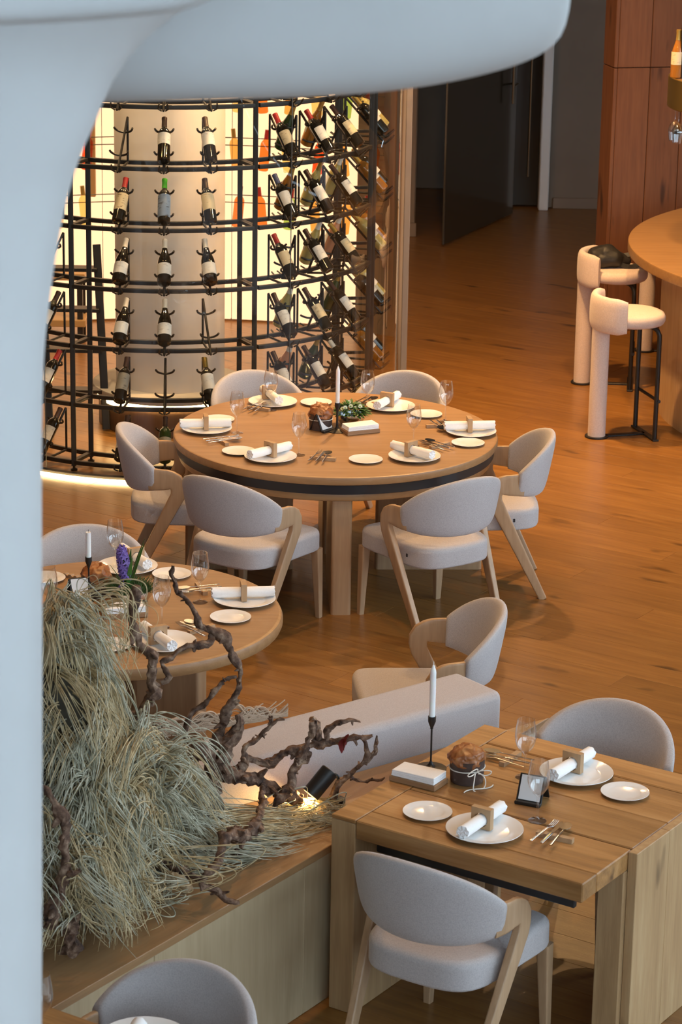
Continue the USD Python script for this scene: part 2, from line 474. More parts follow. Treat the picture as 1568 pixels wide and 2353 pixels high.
wl = struct('wall_left'); part('wall_face', cbox(-9.2, -9, -5, 30, 0, 7, .01), M['white_wall'], wl, False)
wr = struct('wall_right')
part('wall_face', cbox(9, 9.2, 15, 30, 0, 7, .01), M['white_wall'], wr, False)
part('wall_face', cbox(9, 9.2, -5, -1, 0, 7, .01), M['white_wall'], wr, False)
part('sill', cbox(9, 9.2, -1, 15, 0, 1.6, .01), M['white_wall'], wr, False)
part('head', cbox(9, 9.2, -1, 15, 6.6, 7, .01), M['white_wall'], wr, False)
w2 = struct('window_2')
for k in range(9):
    part('mullion', cbox(9.03, 9.17, -1 + 2 * k - .05, -1 + 2 * k + .05, 1.6, 6.6, .01), M['black'], w2, False)
part('transom', cbox(9.04, 9.16, -1, 15, 3.2, 3.3, .01), M['black'], w2, False)
ce = struct('ceiling'); part('ceiling_face', cbox(-9.2, 9.2, -5.2, 30, 7, 7.2, .01), M['ceiling'], ce, False)
wb = struct('wall_back')
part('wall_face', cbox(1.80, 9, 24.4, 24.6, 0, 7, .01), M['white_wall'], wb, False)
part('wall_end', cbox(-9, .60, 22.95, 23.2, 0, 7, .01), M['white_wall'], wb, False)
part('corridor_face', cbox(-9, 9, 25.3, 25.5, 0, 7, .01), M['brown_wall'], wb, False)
part('lintel', cbox(.60, 1.86, 24.4, 24.6, 3.4, 7, .01), M['white_wall'], wb, False)
tr = struct('trim_1'); part('pilaster', cbox(1.76, 1.85, 24.26, 24.4, 0, 7, .01), mat('white_pilaster', (.72, .71, .70), .7), tr, False)
bb = struct('baseboard_back'); part('skirting', cbox(1.9, 9, 24.375, 24.4, 0, .10, .004), M['brown_wall'], bb, False)
part('skirting', cbox(.36, .61, 22.925, 22.95, 0, .12, .004), M['brown_wall'], bb, False)

# the glass front behind the camera: the daylight comes in here
wf = struct('wall_front')
part('parapet', cbox(-9, 9, -5.2, -5, 0, 2.2, .01), M['white_wall'], wf, False)
part('head', cbox(-9, 9, -5.2, -5, 6.6, 7, .01), M['white_wall'], wf, False)
part('wall_face', cbox(-9, -6, -5.2, -5, 2.2, 6.6, .01), M['white_wall'], wf, False)
w1 = struct('window_1')
for k in range(16):
    part('mullion', cbox(-6 + k - .05, -6 + k + .05, -5.15, -5.02, 2.2, 6.6, .01), M['black'], w1, False)

# dark glass door standing open in the back wall
d1 = struct('door_1')
a, b = np.array([.83, 22.5]), np.array([1.50, 24.0])
L = np.linalg.norm(b - a)
ang = math.degrees(math.atan2(*(b - a)[::-1]))
part('glass_leaf', cbox(0, L, -.01, .01, .02, 3.3, .003), M['door_glass'], d1, False, loc=(a[0], a[1], 0), rz=ang)
hx, hy = at_y(1175, 300, 23.9)[:2]
part('pull_handle', cat([tube([(hx, 23.75, 1.05), (hx, 23.75, 2.55)], .014, 10), tube([(hx, 23.75, 1.2), (hx + .05, 23.95, 1.2)], .01, 8), tube([(hx, 23.75, 2.4), (hx + .05, 23.95, 2.4)], .01, 8)]), M['bronze'], d1, label='long bronze pull handle')
d2 = struct('door_2')
part('glass_leaf', cbox(1.52, 1.76, 24.42, 24.44, .02, 3.3, .003), M['door_glass'], d2, False)
part('pull_handle', tube([(1.66, 24.33, .3), (1.66, 24.33, 2.4)], .009, 10), M['bronze'], d2)

# big timber pillar behind the bar
tp = thing('timber_pillar', 'tall square red-brown timber pillar standing behind the bar', 'pillar', (1.945, 19.42, 0), 14)
for k in range(3):
    z0, z1 = (0, 1.95, 4.6)[k], (1.945, 4.595, 7.0)[k]
    for q in range(4):
        part('board', cbox(.002 + q * .25, .248 + q * .25, 0, .03, z0, z1, .004), M['timber'], tp, False)
    part('board', cbox(-.028, 0, 0, .24, z0, z1, .004), M['timber'], tp, False)
part('core', cbox(.001, .995, .031, .24, 0, 7.0, .002), M['timber'], tp, False)

# ------------------------------------------------------------------ white plaster arch round the viewpoint
arch = thing('plaster_arch', 'smooth white plaster arch with flared column in the left foreground', 'arch')
edge = [(88, 2700), (92, 2353), (93, 1900), (93, 1450), (92, 1080), (96, 860), (110, 710), (140, 520), (180, 370), (215, 290), (246, 215), (275, 160), (330, 95), (420, 20), (560, -60), (700, -130)]
YT = 3.9
ex = np.array([at_y(*e, YT)[[0, 2]] for e in edge])
zz = np.linspace(ex[0, 1] - .3, ex[-1, 1], 70)
from scipy.interpolate import PchipInterpolator
xr = PchipInterpolator(ex[:, 1], ex[:, 0], extrapolate=True)(np.clip(zz, ex[0, 1], ex[-1, 1]))
sec = superellipse(1, 1, .8, 48)
P = [np.c_[x - .55 + sec[:, 0] * .55, YT + sec[:, 1] * .30, np.full(48, z)] for x, z in zip(xr, zz)]
foot = P[0].copy(); foot[:, 2] = 0
part('column_shaft', grid(np.array([foot] + P), cv=True, caps=True), M['plaster'], arch, 60)
YB = 4.3
low = [(-500, 214), (0, 216), (240, 215), (500, 209), (700, 203), (920, 186), (1040, 166), (1130, 144), (1200, 120), (1245, 94), (1270, 66), (1279, 40), (1283, 0), (1283.5, -40)]
lw = smooth_path([at_y(*e, YB) for e in low], 90)
zc = at_y(1283, -150, YB)[2]
t = np.linspace(PI, 2 * PI, 30)
P = []
for x, _, z in lw:
    h = zc - z
    rr = min(.16, .25 + 0 * h)
    ring = [(x, YB + .26 * np.sign(np.cos(q)) * abs(np.cos(q)) ** .5, zc + h * np.sign(np.sin(q)) * abs(np.sin(q)) ** .6) for q in t]
    ring = [(x, YB - .26, zc + .6)] + ring + [(x, YB + .26, zc + .6)]
    P.append(ring)
part('overhang', grid(np.array(P), cv=True, caps=True), M['plaster'], arch, 60)
low2 = [(-600, 62), (0, 42), (200, 33), (330, 22), (430, 8), (500, -20), (540, -60)]
lw = smooth_path([at_y(*e, 3.3) for e in low2], 40)
P = []
for x, _, z in lw:
    P.append([(x, 3.3 + .12 * np.sign(np.cos(q)) * abs(np.cos(q)) ** .4, z + .04 * (1 - abs(np.sin(q)) ** .5)) for q in t] + [(x, 3.3 + .12, z + .5), (x, 3.3 - .12, z + .5)])
part('upper_band', grid(np.array(P), cv=True, caps=True), M['plaster'], arch, 60)

# ------------------------------------------------------------------ furniture
def chair_path(phi, a=.262, b=.200, y0=-.082):
    return np.array([a * math.sin(phi), y0 - b * math.cos(phi)])


def make_chair(label, loc, rz, mt, group):
    t = thing('dining_chair', label, 'chair', loc, rz, group, mt)
    ol = []
    fw, rw = .262, .225
    for q in np.linspace(0, 2 * PI, 56, endpoint=False):
        c, s = math.cos(q), math.sin(q)
        ee = .45 if s < 0 else .26
        x = np.sign(c) * abs(c) ** ee
        y = np.sign(s) * abs(s) ** ee
        w = rw + (fw - rw) * (y + 1) / 2
        yy = .285 * y if y > 0 else .25 * y - .02 * (1 - x * x)
        ol.append((x * w, yy))
    part('seat', cushion(ol, .365, .475, .03, .012), M['fabric'], t, 50)
    part('seat_frame', cbox(-.17, .17, -.16, .18, .352, .366, .004), M['black'], t, False)
    # upholstered back: a curved shell
    P = []
    ph = np.radians(np.linspace(-76, 76, 49))
    ca = np.linspace(0, 2 * PI, 28, endpoint=False)
    for f in ph:
        u = abs(f) / math.radians(100)
        zt, zb = .838 - .26 * u ** 2, .53 + .055 * u ** 2
        h, zm = (zt - zb) / 2, (zt + zb) / 2
        n = np.array([math.sin(f), -math.cos(f)])
        endk = min(1, (math.radians(76) - abs(f)) / math.radians(3) * .4 + .8)
        ring = []
        for q in ca:
            zz_ = zm + h * np.sign(math.sin(q)) * abs(math.sin(q)) ** .55
            d = .024 * endk * np.sign(math.cos(q)) * abs(math.cos(q)) ** .6
            lean = .045 * (zz_ - .55) / .25
            xy = chair_path(f) + n * (d + lean)
            ring.append((xy[0], xy[1], zz_))
        P.append(ring)
    part('backrest', grid(np.array(P), cv=True, caps=True), M['fabric'], t, 60)
    for s in (1, -1):
        pts, w, th, wd = [], [], [], []
        for f in np.radians(np.linspace(68, 92, 8)):
            u = f / math.radians(100)
            xy = chair_path(f) + np.array([math.sin(f), -math.cos(f)]) * .018
            pts.append((s * xy[0], xy[1], .618 + .008 * u)); wd.append((0, 0, 1))
        w += list(np.linspace(.122, .106, 8)); th += [.024] * 8
        x = s * .28
        for y, z, ww in ((-.050, .622, .098), (-.028, .612, .092), (-.014, .592, .086), (-.012, .566, .080), (-.018, .536, .076)):
            pts.append((x, y, z)); w.append(ww); th.append(.033)
        for k in np.linspace(.1, 1, 9):
            pts.append((x - s * .035 * k, -.020 - .268 * k, .534 * (1 - k))); w.append(.074 - .034 * k); th.append(.036 - .006 * k)
        tg = np.gradient(np.array(pts), axis=0)
        side = np.array([(s * math.sin(f), -math.cos(f), 0) for f in np.radians(np.linspace(68, 92, 8))] + [(s, 0, 0)] * 14)
        wdir = np.cross(side, tg) * s
        part('rear_leg', sweep(pts, w, th, wdir), M['chair_wood'], t, 50, label='bent wooden arm running down into the rear leg')
    for s in (1, -1):
        p0, p1 = np.array([s * .230, .250, .37]), np.array([s * .240, .262, 0])
        part('front_leg', sweep([p0 + (p1 - p0) * k for k in (0, .5, 1)], [.048, .039, .029], [.048, .039, .029], (1, 0, 0), .3), M['chair_wood'], t, 50)
    part('fabric_tag', cbox(-.234, -.226, -.13, -.119, .412, .43, .001), M['band'], t, False)
    return t


def chair(x, y, rz, label):
    return make('chair', make_chair, label, (x, y, 0), rz, group='grey dining chairs')


chair(.453, 12.86, 34, 'grey dining chair seen from behind, near right side of the large black-banded round table')
chair(-.45, 12.80, -34, 'grey dining chair seen from behind, near left side of the large black-banded round table')
chair(.765, 13.47, 92, 'grey dining chair side-on at the right end of the large black-banded round table')
chair(-.835, 13.47, -88, 'grey dining chair side-on at the left end of the large round table, before the racks')
chair(.24, 14.45, 151, 'grey dining chair at the far right of the large round table, only its back showing')
chair(-.40, 14.40, 208, 'grey dining chair at the far left of the large round table, against the wine racks')
chair(-1.11, 11.40, 194, 'grey dining chair behind the small round table with the hyacinth, only its back showing')
chair(.36, 10.66, 96, 'grey dining chair turned sideways behind the long upholstered bench')
chair(.925, 9.30, 147, 'grey dining chair tucked in at the far side of the square reclaimed wood table')
FC = at(1275, 2168, .46)
fl = np.array([.25, .25]); ca_, sa_ = math.cos(math.radians(-33)), math.sin(math.radians(-33))
chair(FC[0] + .00 - (fl[0] * ca_ - fl[1] * sa_), FC[1] + .175 - (fl[0] * sa_ + fl[1] * ca_), -33, 'grey dining chair in front of the square reclaimed wood table, nearest to the viewer')
chair(-.56, 7.03, 147, 'grey dining chair cut off by the bottom edge, in front of the low oak counter')


def slab_leg(t, cx, r0, r1, ang, h, m):
    o = [(r0, -.05), (r1, -.05)]
    pts = [(r0 + .05 * (1 - math.cos(q)) - .0, .05 * math.sin(q)) for q in np.linspace(-PI / 2, PI / 2, 7)[::-1]]
    poly = sg.box(r0, -.035, r1, .035).buffer(.017, 4)
    part('slab_leg', turn(prism(poly, 0, h), ang), m, t, 40)


T1, T1R = np.array([-.036, 13.713]), .862
t1 = thing('round_table', 'large round oak dining table with a black band round its edge', 'table', (*T1, 0))
part('tabletop', lathe(disc_profile(T1R, .705, .75, .012), 120), M['oak'], t1, 40)
part('edge_band', lathe(disc_profile(T1R - .018, .655, .7055, .002), 120), M['band'], t1, 40, label='black band under the tabletop edge')
part('lower_rim', lathe(disc_profile(T1R - .03, .615, .656, .01), 120), M['oak'], t1, 40)
for q in (-87, 3, 93, 183):
    slab_leg(t1, 0, .24, .78, q, .62, M['oak_up'])
T2, T2R = np.array([-.951, 10.772]), .711
t2 = thing('round_table', 'small plain round oak table with the hyacinth, behind the dried grass', 'table', (*T2, 0))
part('tabletop', lathe(disc_profile(T2R, .69, .75, .02), 120), M['oak'], t2, 40)
part('under_plate', lathe(disc_profile(.50, .66, .691, .004), 60), M['dark_oak'], t2, 40)
for q in (-18, 72, 162, 252):
    slab_leg(t2, 0, .12, .38, q, .665, M['oak_up'])


def square_table(label, corner, w, d, extra=True):
    """Boards along the width; corner is the near left corner of the top, at height .75."""
    t = thing('square_table', label, 'table', (corner[0], corner[1], 0), math.degrees(GA))
    ys = [0, .10, .355, .62, .895, d]
    for k in range(5):
        g = .008 if k in (1, 3) else .0008
        xs = [.102, w]
        for x0, x1 in zip(xs, xs[1:]):
            part('board', cbox(x0, x1 - .0005, ys[k] + (.0008 if k else 0), ys[k + 1] - g, .68, .75, .004), M['reclaimed'], t, False)
    # left slab leg, its boards coming up through the top
    xs = np.linspace(0, d, 5)
    for k in range(4):
        part('leg_board', cbox(0, .1, xs[k] + .0006, xs[k + 1] - .0006, 0, .735, .003), M['reclaimed_up'], t, False)
    part('cap_board', cbox(0, .1008, 0, d, .7355, .751, .003), M['reclaimed'], t, False)
    # right slab leg, set back from the front
    xs = np.linspace(.32, d, 4)
    for k in range(3):
        part('leg_board', cbox(w + .001, w + .036, xs[k] + .0006, xs[k + 1] - .0006, 0, .7505, .002), M['reclaimed_up'], t, False)
    part('leg_board', cbox(w - .10, w, .30, .42, 0, .679, .004), M['reclaimed_up'], t, False)
    part('leg_board', cbox(w - .10, w, .422, d, 0, .679, .004), M['reclaimed_up'], t, False)
    part('apron', cbox(.102, w - .102, .14, .16, .58, .679, .003), M['band'], t, False, label='dark rail under the top')
    return t


SQ = at(762, 1870, .75)[:2]
square_table('square table of cracked reclaimed wood boards in the right foreground', SQ, 1.0, 1.05)
q = at(95, 2305, .75)[:2]
c4 = q - GX * .10 - GY * 1.0
t4 = thing('square_table', 'wooden table corner at the bottom left edge, mostly out of frame', 'table', (c4[0], c4[1], 0), math.degrees(GA))
for k in range(4):
    part('board', cbox(0, 1.0, .25 * k + .001, .25 * k + .249, .69, .75, .004), M['reclaimed'], t4, False)
for x in (0, .92):
    part('slab_leg', cbox(x, x + .08, .02, .98, 0, .69, .004), M['reclaimed_up'], t4, False)

# low counter beside the square table
ZC = .60
k0 = at(755, 1945, ZC)[:2]; k1 = at(130, 2310, ZC)[:2]
kd = (k0 - k1) / np.linalg.norm(k0 - k1); kn = np.array([-kd[1], kd[0]])
kang = math.degrees(math.atan2(kd[1], kd[0]))
# upholstered bench back beyond the counter
b0 = at(636, 1733, .76)[:2]; b1 = at(1159, 1590, .76)[:2]
bd = (b1 - b0) / np.linalg.norm(b1 - b0); bn = np.array([-bd[1], bd[0]])
bl = np.linalg.norm(b1 - b0)
ko = k1 - kd * 1.2
M_ = np.array([kd, -bd]).T
tq = np.linalg.solve(M_, b0 - bn * .006 - ko)
kL = tq[0]
far_ = lambda w_: np.linalg.solve(M_, b0 - bn * .006 - ko - kn * w_)[0]
ct = thing('low_counter', 'low oak counter carrying the dried grass and branches, left of the square table', 'counter', (ko[0], ko[1], 0), kang)
CWD = 1.25
part('counter_top', prism(sg.Polygon([(0, 0), (kL, 0), (far_(CWD), CWD), (0, CWD)]), ZC - .03, ZC, .002), M['counter_top'], ct, False)
for k in range(5):
    x0, x1 = kL * k / 5, kL * (k + 1) / 5
    part('side_panel', cbox(x0 + .0006, x1 - (.0006 if k < 4 else .03), .004, .024, 0, ZC - .03, .002), M['counter_side'], ct, False)
part('carcass', prism(sg.Polygon([(.004, .025), (kL - .03, .025), (far_(CWD) - .03, CWD - .01), (.004, CWD - .01)]), 0, ZC - .031, .001), M['counter_side'], ct, False)

ben = thing('bench', 'long pale pink-grey upholstered bench behind the counter', 'bench', (b1[0], b1[1], 0), math.degrees(math.atan2(bd[1], bd[0])))


def soft_box(x0, x1, y0, y1, z0, z1, r, n=6):
    o = np.array(sg.box(x0 + r, y0 + r, x1 - r, y1 - r).buffer(r, n).exterior.coords)[:-1]
    return cushion(o, z0, z1, r)


part('back_cushion', soft_box(-2.2, 0, 0, .285, .34, .765, .035), M['bench'], ben, 50)
part('seat_cushion', soft_box(-2.2, -.02, .287, .52, .30, .45, .04), M['bench'], ben, 50)
part('plinth', cbox(-2.15, -.05, .03, .50, 0, .30, .004), M['dark_oak'], ben, False)

# ------------------------------------------------------------------ bar, stools
BC, BR = np.array([4.0, 17.163]), 2.152
bar = thing('bar_counter', 'round-ended oak bar counter at the right edge', 'bar counter', (*BC, 0))
part('bar_top', lathe(disc_profile(BR, 1.03, 1.10, .012), 160), M['bar_top'], bar, 40)
for k in range(26):
    a0, a1 = 2 * PI * k / 26, 2 * PI * (k + 1) / 26
    rr = BR - .235
    an = np.linspace(a0 + .0004, a1 - .0004, 7)
    poly = sg.Polygon([(rr * math.cos(x), rr * math.sin(x)) for x in an] + [((rr - .03) * math.cos(x), (rr - .03) * math.sin(x)) for x in an[::-1]])
    part('stave', prism(poly, 0, 1.03), M['bar_oak'], bar, 40)


def make_stool(label, loc, rz, mt, group):
    """Faces +x: the padded column stands behind, two thin black legs in front."""
    t = thing('bar_stool', label, 'bar stool', loc, rz, group, mt)
    part('seat', lathe([(0, .735), (.19, .735), (.205, .742), (.215, .76), (.215, .785), (.205, .805), (.185, .815), (0, .82)], 48), M['stool'], t, 50)
    part('column', move(lathe([(0, .012), (.056, .012), (.056, .80), (0, .80)], 28), (-.20, 0, 0)), M['stool'], t, 50, label='padded column leg')
    P = []
    for f in np.radians(np.linspace(-62, 62, 25)):
        e = min(1, (math.radians(62) - abs(f)) / .25 * .6 + .45)
        n = np.array([-math.cos(f), math.sin(f)])
        P.append([(*(n * (.235 + .03 * np.sign(math.cos(q)) * abs(math.cos(q)) ** .7 * e)), .815 + .115 * (.75 + .25 * e) * np.sign(math.sin(q)) * abs(math.sin(q)) ** .6) for q in np.linspace(0, 2 * PI, 20, endpoint=False)])
    part('backrest', grid(np.array(P), cv=True, caps=True), M['stool'], t, 50)
    part('base_plate', move(lathe(disc_profile(.075, 0, .012, .003), 32), (-.20, 0, 0)), M['black'], t)
    part('base_bar', cat([cbox(-.14, .13, -.02, .02, 0, .012, .002), cbox(.11, .15, -.19, .19, 0, .012, .002)]), M['black'], t, False)
    for s in (1, -1):
        pts = [(.13, s * .165, z) for z in np.linspace(.008, .64, 14)] + [(.13, s * .165, .67), (.125, s * .16, .70), (.105, s * .14, .725), (.07, s * .11, .735)]
        part('leg', tube(smooth_path(pts, 24), .015, 10), M['black'], t)
    part('foot_rail', tube([(.14, -.185, .26), (.14, .185, .26)], .011, 10), M['black'], t)
    return t


def stool(px, py, rz, label):
    c = at(px, py, 0)
    r = math.radians(rz)
    return make('stool', make_stool, label, (c[0] + .2 * math.cos(r), c[1] + .2 * math.sin(r), 0), rz, group='padded bar stools')


stool(1371, 1004, 16, 'cream padded bar stool nearest to the viewer, in front of the bar')
s1 = stool(1337, 880, -6, 'cream padded bar stool carrying the black bag')
stool(1481, 806, -8, 'cream padded bar stool farthest back, half hidden by the bar top')

so = at(1337, 880, 0)
bc = np.array([so[0] + .2, so[1] - .02, .82])
blobs = [((-.13, .02, .068), .070), ((-.07, .0, .078), .076), ((-.02, -.02, .062), .062), ((-.10, -.03, .05), .055), ((.02, 0, .055), .045), ((.06, .0, .042), .034)]
hull = manifold3d.Manifold()
for i in range(len(blobs) - 1):
    pts = np.vstack([trimesh.creation.icosphere(2, r).vertices + np.array(c) for c, r in blobs[i:i + 2]])
    pts[:, 2] = np.maximum(pts[:, 2], .0)
    hull += manifold3d.Manifold.hull_points(pts)
hm = hull.refine_to_length(.015).to_mesh()
bm = trimesh.Trimesh(hm.vert_properties[:, :3], hm.tri_verts, process=False)
trimesh.smoothing.filter_taubin(bm, iterations=8)
bm = rough_up(bm, .012, 14, 3)
bm.vertices[:, 2] = np.maximum(bm.vertices[:, 2], .004)
bag = thing('shoulder_bag', 'black crumpled bag lying on the seat of a cream bar stool', 'bag', tuple(bc), 0)
part('pouch', bm, M['bag'], bag, 60)
part('strap', sweep(smooth_path([(.04, .0, .075), (.09, -.01, .085), (.14, -.02, .07), (.155, -.03, .035), (.12, -.04, .014), (.06, -.05, .012), (.02, -.05, .03)], 24), .035, .01, (.2, .5, 1)), M['bag'], bag, 60)

# brass hoop with a bottle and hanging glasses above the bar
hc = at_y(1560, 205, 17.0)
hoop = thing('hanging_bar_shelf', 'round brass shelf hanging above the bar at the right edge', 'hanging shelf', (hc[0] + .48, hc[1], hc[2]))
part('hoop_band', lathe([(.40, -.11), (.54, -.11), (.545, -.105), (.545, .08), (.535, .085), (.53, .08), (.53, -.09), (.40, -.09)], 64), M['brass'], hoop, 40)
part('shelf_board', lathe(disc_profile(.528, .055, .075, .002), 64), M['dark_oak'], hoop, 40)
part('hanger', tube([(-.465, -.05, .07), (-.465, -.05, 1.4)], .022, 10), M['black'], hoop)
for s in range(2):
    part('hanger', tube([(.3, (-.3, .3)[s], .07), (.3, (-.3, .3)[s], 1.4)], .022, 10), M['black'], hoop)

# ================================================================== wine cellar
CC = np.array([-1.112, 16.70])
RO, RI = 1.31, 1.09
TIER = [.05 + .36 * k for k in range(8)]
HOOK = .265


def pol(r, deg, z=0.0):
    a = math.radians(deg)
    return np.array([CC[0] + r * math.sin(a), CC[1] - r * math.cos(a), z])


col = thing('cellar_column', 'thick round off-white column in the middle of the wine cellar', 'column', (*CC, 0))
part('shaft', lathe([(0, .26), (.348, .26), (.348, 3.6), (0, 3.6)], 64), M['cellar_column'], col, 40)
part('plinth_top', lathe(disc_profile(.50, .215, .26, .01), 64), M['ceiling'], col, 40)
part('plinth', lathe(disc_profile(.46, 0, .17, .004), 64), M['dark_oak'], col, 40)
part('light_strip', lathe([(.462, .172), (.47, .172), (.47, .212), (.462, .212)], 64), M['led'], col, False, label='glowing strip under the plinth top')

# glowing wall
gw = thing('backlit_wall', 'curved glowing cream wall behind the wine racks', 'backlit wall', (*CC, 0))
RW = 2.85
for k in range(8):
    a0, a1 = -52 + 9.56 * k, -52 + 9.56 * (k + 1)
    an = np.radians(np.linspace(a0 + .1, a1 - .1, 7)) + PI / 2
    an = PI - an
    poly = sg.Polygon([(RW * math.cos(x), RW * math.sin(x)) for x in an] + [((RW + .04) * math.cos(x), (RW + .04) * math.sin(x)) for x in an[::-1]])
    part('glow_panel', prism(poly, 0.02, 3.4), M['lit_wall'], gw, 40)
for px, w in ((221, .075),):
    c = at_y(px, 420, 19.2) - np.array([*CC, 0])
    c = c[:2] / np.linalg.norm(c[:2]) * (RW - .03)
    part('mullion', cbox(c[0] - w / 2, c[0] + w / 2, c[1] - .03, c[1] + .02, .95, 3.4, .004), M['frame_wood'], gw, False)
cw = thing('cellar_side_wall', 'plain beige side wall closing the wine cellar on the right', 'wall panel', (0, 0, 0))
pa, pb_ = pol(RW, 180 - 32.3), pol(1.50, 92)
an = np.linspace(24.7, 32.2, 6)
part('panel', grid([[pol(r, 180 - x, z) for r, z in ((RW, 0), (RW + .04, 0), (RW + .04, 3.4), (RW, 3.4))] for x in an], cv=True, caps=True), M['brown_wall'], cw, 40)
d = (pb_ - pa)[:2]; dl = np.linalg.norm(d)
part('panel', cbox(0, dl - .1, -.02, .02, 0, 3.4, .004), M['brown_wall'], cw, False, loc=(pa[0], pa[1], 0), rz=math.degrees(math.atan2(d[1], d[0])))

# curved glass
RG = 1.452
cg = thing('cellar_glass', 'curved clear glass enclosure round the wine racks', 'glass wall', (*CC, 0))
for k in range(4):
    a0, a1 = -87 + 60 * k, min(97, -87 + 60 * (k + 1))
    an = np.radians(np.linspace(a0 + .1, a1 - .1, 31 if k < 3 else 3)) - PI / 2
    part('glass_pane', grid([[(RG * math.cos(x), RG * math.sin(x), z) for z in (.03, 3.3)] for x in an]), M['cellar_glass'], cg, True)
    x = math.radians(a1) - PI / 2
    if k < 3:
        part('joint', tube([(RG * math.cos(x), RG * math.sin(x), .03), (RG * math.cos(x), RG * math.sin(x), 3.3)], .003, 6), M['joint'], cg)
an = np.linspace(-95, 97, 60)
seg = lambda r0, r1, z0, z1: grid([[(r * math.cos(math.radians(x) - PI / 2), r * math.sin(math.radians(x) - PI / 2), z) for r, z in ((r0, z0), (r1, z0), (r1, z1), (r0, z1))] for x in an], cv=True, caps=True)
part('floor_channel', seg(RG - .02, RG + .02, 0, .03), M['black'], cg, 40)
part('head_ring', seg(RG - .05, RG + .05, 3.3, 3.4), M['black'], cg, 40)
part('light_strip', seg(RG + .022, RG + .05, .002, .016), M['led'], cg, 40, label='glowing floor strip along the foot of the glass')

# racks
FR = .0125


def arc_bar(r, a0, a1, z, w=.026):
    return sweep([pol(r, a, z) for a in np.linspace(a0, a1, max(3, int(abs(a1 - a0) / 3) + 1))], w, w, (0, 0, 1), .3)


def straight(p, q, w=.022, d=(0, 0, 1), t=None):
    return sweep([np.array(p), (np.array(p) + np.array(q)) / 2, np.array(q)], w, t or w, d, .3)


def hook_mesh(az, zk, inner=False):
    r0, r1 = (RI, RO) if not inner else (RO - .02, RI + .02)
    r_top, r_bot = (RI + .01, RO + .045) if not inner else (RO - .10, RI + .0)
    top, bot = pol(r_top, az, zk + HOOK), pol(r_bot, az, zk - .015)
    ms = [tube([top, bot], .0075, 6), tube([top, pol(r_top, az, zk)], .0075, 6)]
    et = np.array([math.cos(math.radians(az)), math.sin(math.radians(az)), 0])
    ax = (top - bot) / np.linalg.norm(top - bot)
    up = np.cross(et, ax) if not inner else np.cross(ax, et)
    for f in (.30, .72):
        c = bot + (top - bot) * f
        pts = [c + et * .055 * math.sin(q) + up * .055 * (1 - math.cos(q)) for q in np.linspace(-1.45, 1.45, 11)]
        ms.append(tube(pts, .0065, 6))
    for s in (-1, 1):
        ms.append(tube([bot + et * .012 * s, bot + et * .03 * s + up * .02, bot + et * .022 * s + up * .075], .005, 6))
    ms.append(tube([pol(r_top, az, zk), bot], .0075, 6))
    return cat(ms)


SECT = [('left', -75, -23.2, (-57, -44, -31.5), ()), ('middle', -22.5, 26.2, (-9.1, 2.3, 14.0), ()), ('right', 27.2, 74, (36.3, 48.6, 61.5), (42, 54, 66)), ('far right', 78, 101, (84, 94), ())]
for nm, a0, a1, cols, inner in SECT:
    rk = thing('wine_rack', f'curved black metal wine rack, {nm} section of the ring', 'wine rack', group=None)
    for z in TIER:
        part('outer_rail', arc_bar(RO, a0, a1, z), M['black'], rk, 50)
        part('inner_rail', arc_bar(RI, a0, a1, z), M['black'], rk, 50)
        for a in (a0, a1):
            part('spacer', straight(pol(RI, a, z), pol(RO, a, z), .02), M['black'], rk, 50)
    for a in ((a0,) if nm == 'left' else (a1,) if nm == 'right' else (a0, a1)):
        for r in (RO, RI):
            part('post', straight(pol(r, a, .03), pol(r, a, 2.75), .03, (1, 0, 0)), M['black'], rk, 50)
            part('foot', move(lathe([(0, 0), (.02, 0), (.022, .008), (.008, .014), (.008, .04), (0, .04)], 14), pol(r, a)), M['black'], rk)
    for a in cols:
        for z in TIER[:7]:
            part('bottle_hook', hook_mesh(a, z), M['black'], rk, 50)
    for a in inner:
        for z in TIER[:7]:
            part('bottle_hook', hook_mesh(a, z, True), M['black'], rk, 50)

# bottles
SHAPES = {
    'b': [(0, .006), (.012, .003), (.030, 0), (.0365, .005), (.0375, .012), (.0375, .185), (.036, .197), (.030, .212), (.019, .226), (.0148, .238), (.0142, .285), (.0155, .286), (.0155, .298), (.012, .30), (0, .30)],
    'g': [(0, .006), (.012, .003), (.033, 0), (.041, .006), (.0415, .014), (.0415, .135), (.040, .155), (.034, .180), (.024, .210), (.0165, .236), (.0145, .255), (.014, .285), (.0155, .286), (.0155, .298), (.012, .30), (0, .30)]}


def bottle_builder(kind, glass, label_m, foil_m, lz):
    pr = SHAPES[kind]
    R = .0378 if kind == 'b' else .0418

    def build(label, loc, rz, mt, group):
        t = thing('wine_bottle', label, 'bottle', loc, rz, group, mt)
        part('bottle_glass', lathe(pr, 24), M[glass], t, 40)
        if label_m:
            part('paper_label', lathe([(R + .0004, lz[0]), (R + .0006, lz[0] + .001), (R + .0006, lz[1])], 15, (-PI / 2 - 1.35, -PI / 2 + 1.35)), M[label_m], t, 60)
        fs = .232 if kind == 'b' else .238
        part('capsule', lathe([(.0172 if kind == 'b' else .0178, fs), (.0158, fs + .012), (.0152, .284), (.0164, .2855), (.0164, .300), (.0130, .3015), (0, .3016)], 20), M[foil_m], t, 40)
        return t
    return build


def hang(az, tier, spec, label, inner=False, group=None):
    z = TIER[tier]
    r_top, r_bot = (RI + .01, RO + .045) if not inner else (RO - .10, RI)
    top, bot = pol(r_top, az, z + HOOK), pol(r_bot, az, z - .015)
    ax = (top - bot) / np.linalg.norm(top - bot)
    et = np.array([math.cos(math.radians(az)), math.sin(math.radians(az)), 0])
    if inner:
        et = -et
    yy = np.cross(ax, et)
    o = bot + ax * .05 - yy * .044
    make(('bottle',) + spec, bottle_builder(*spec), label, mat=matrix(et, yy, ax, o), group=group)


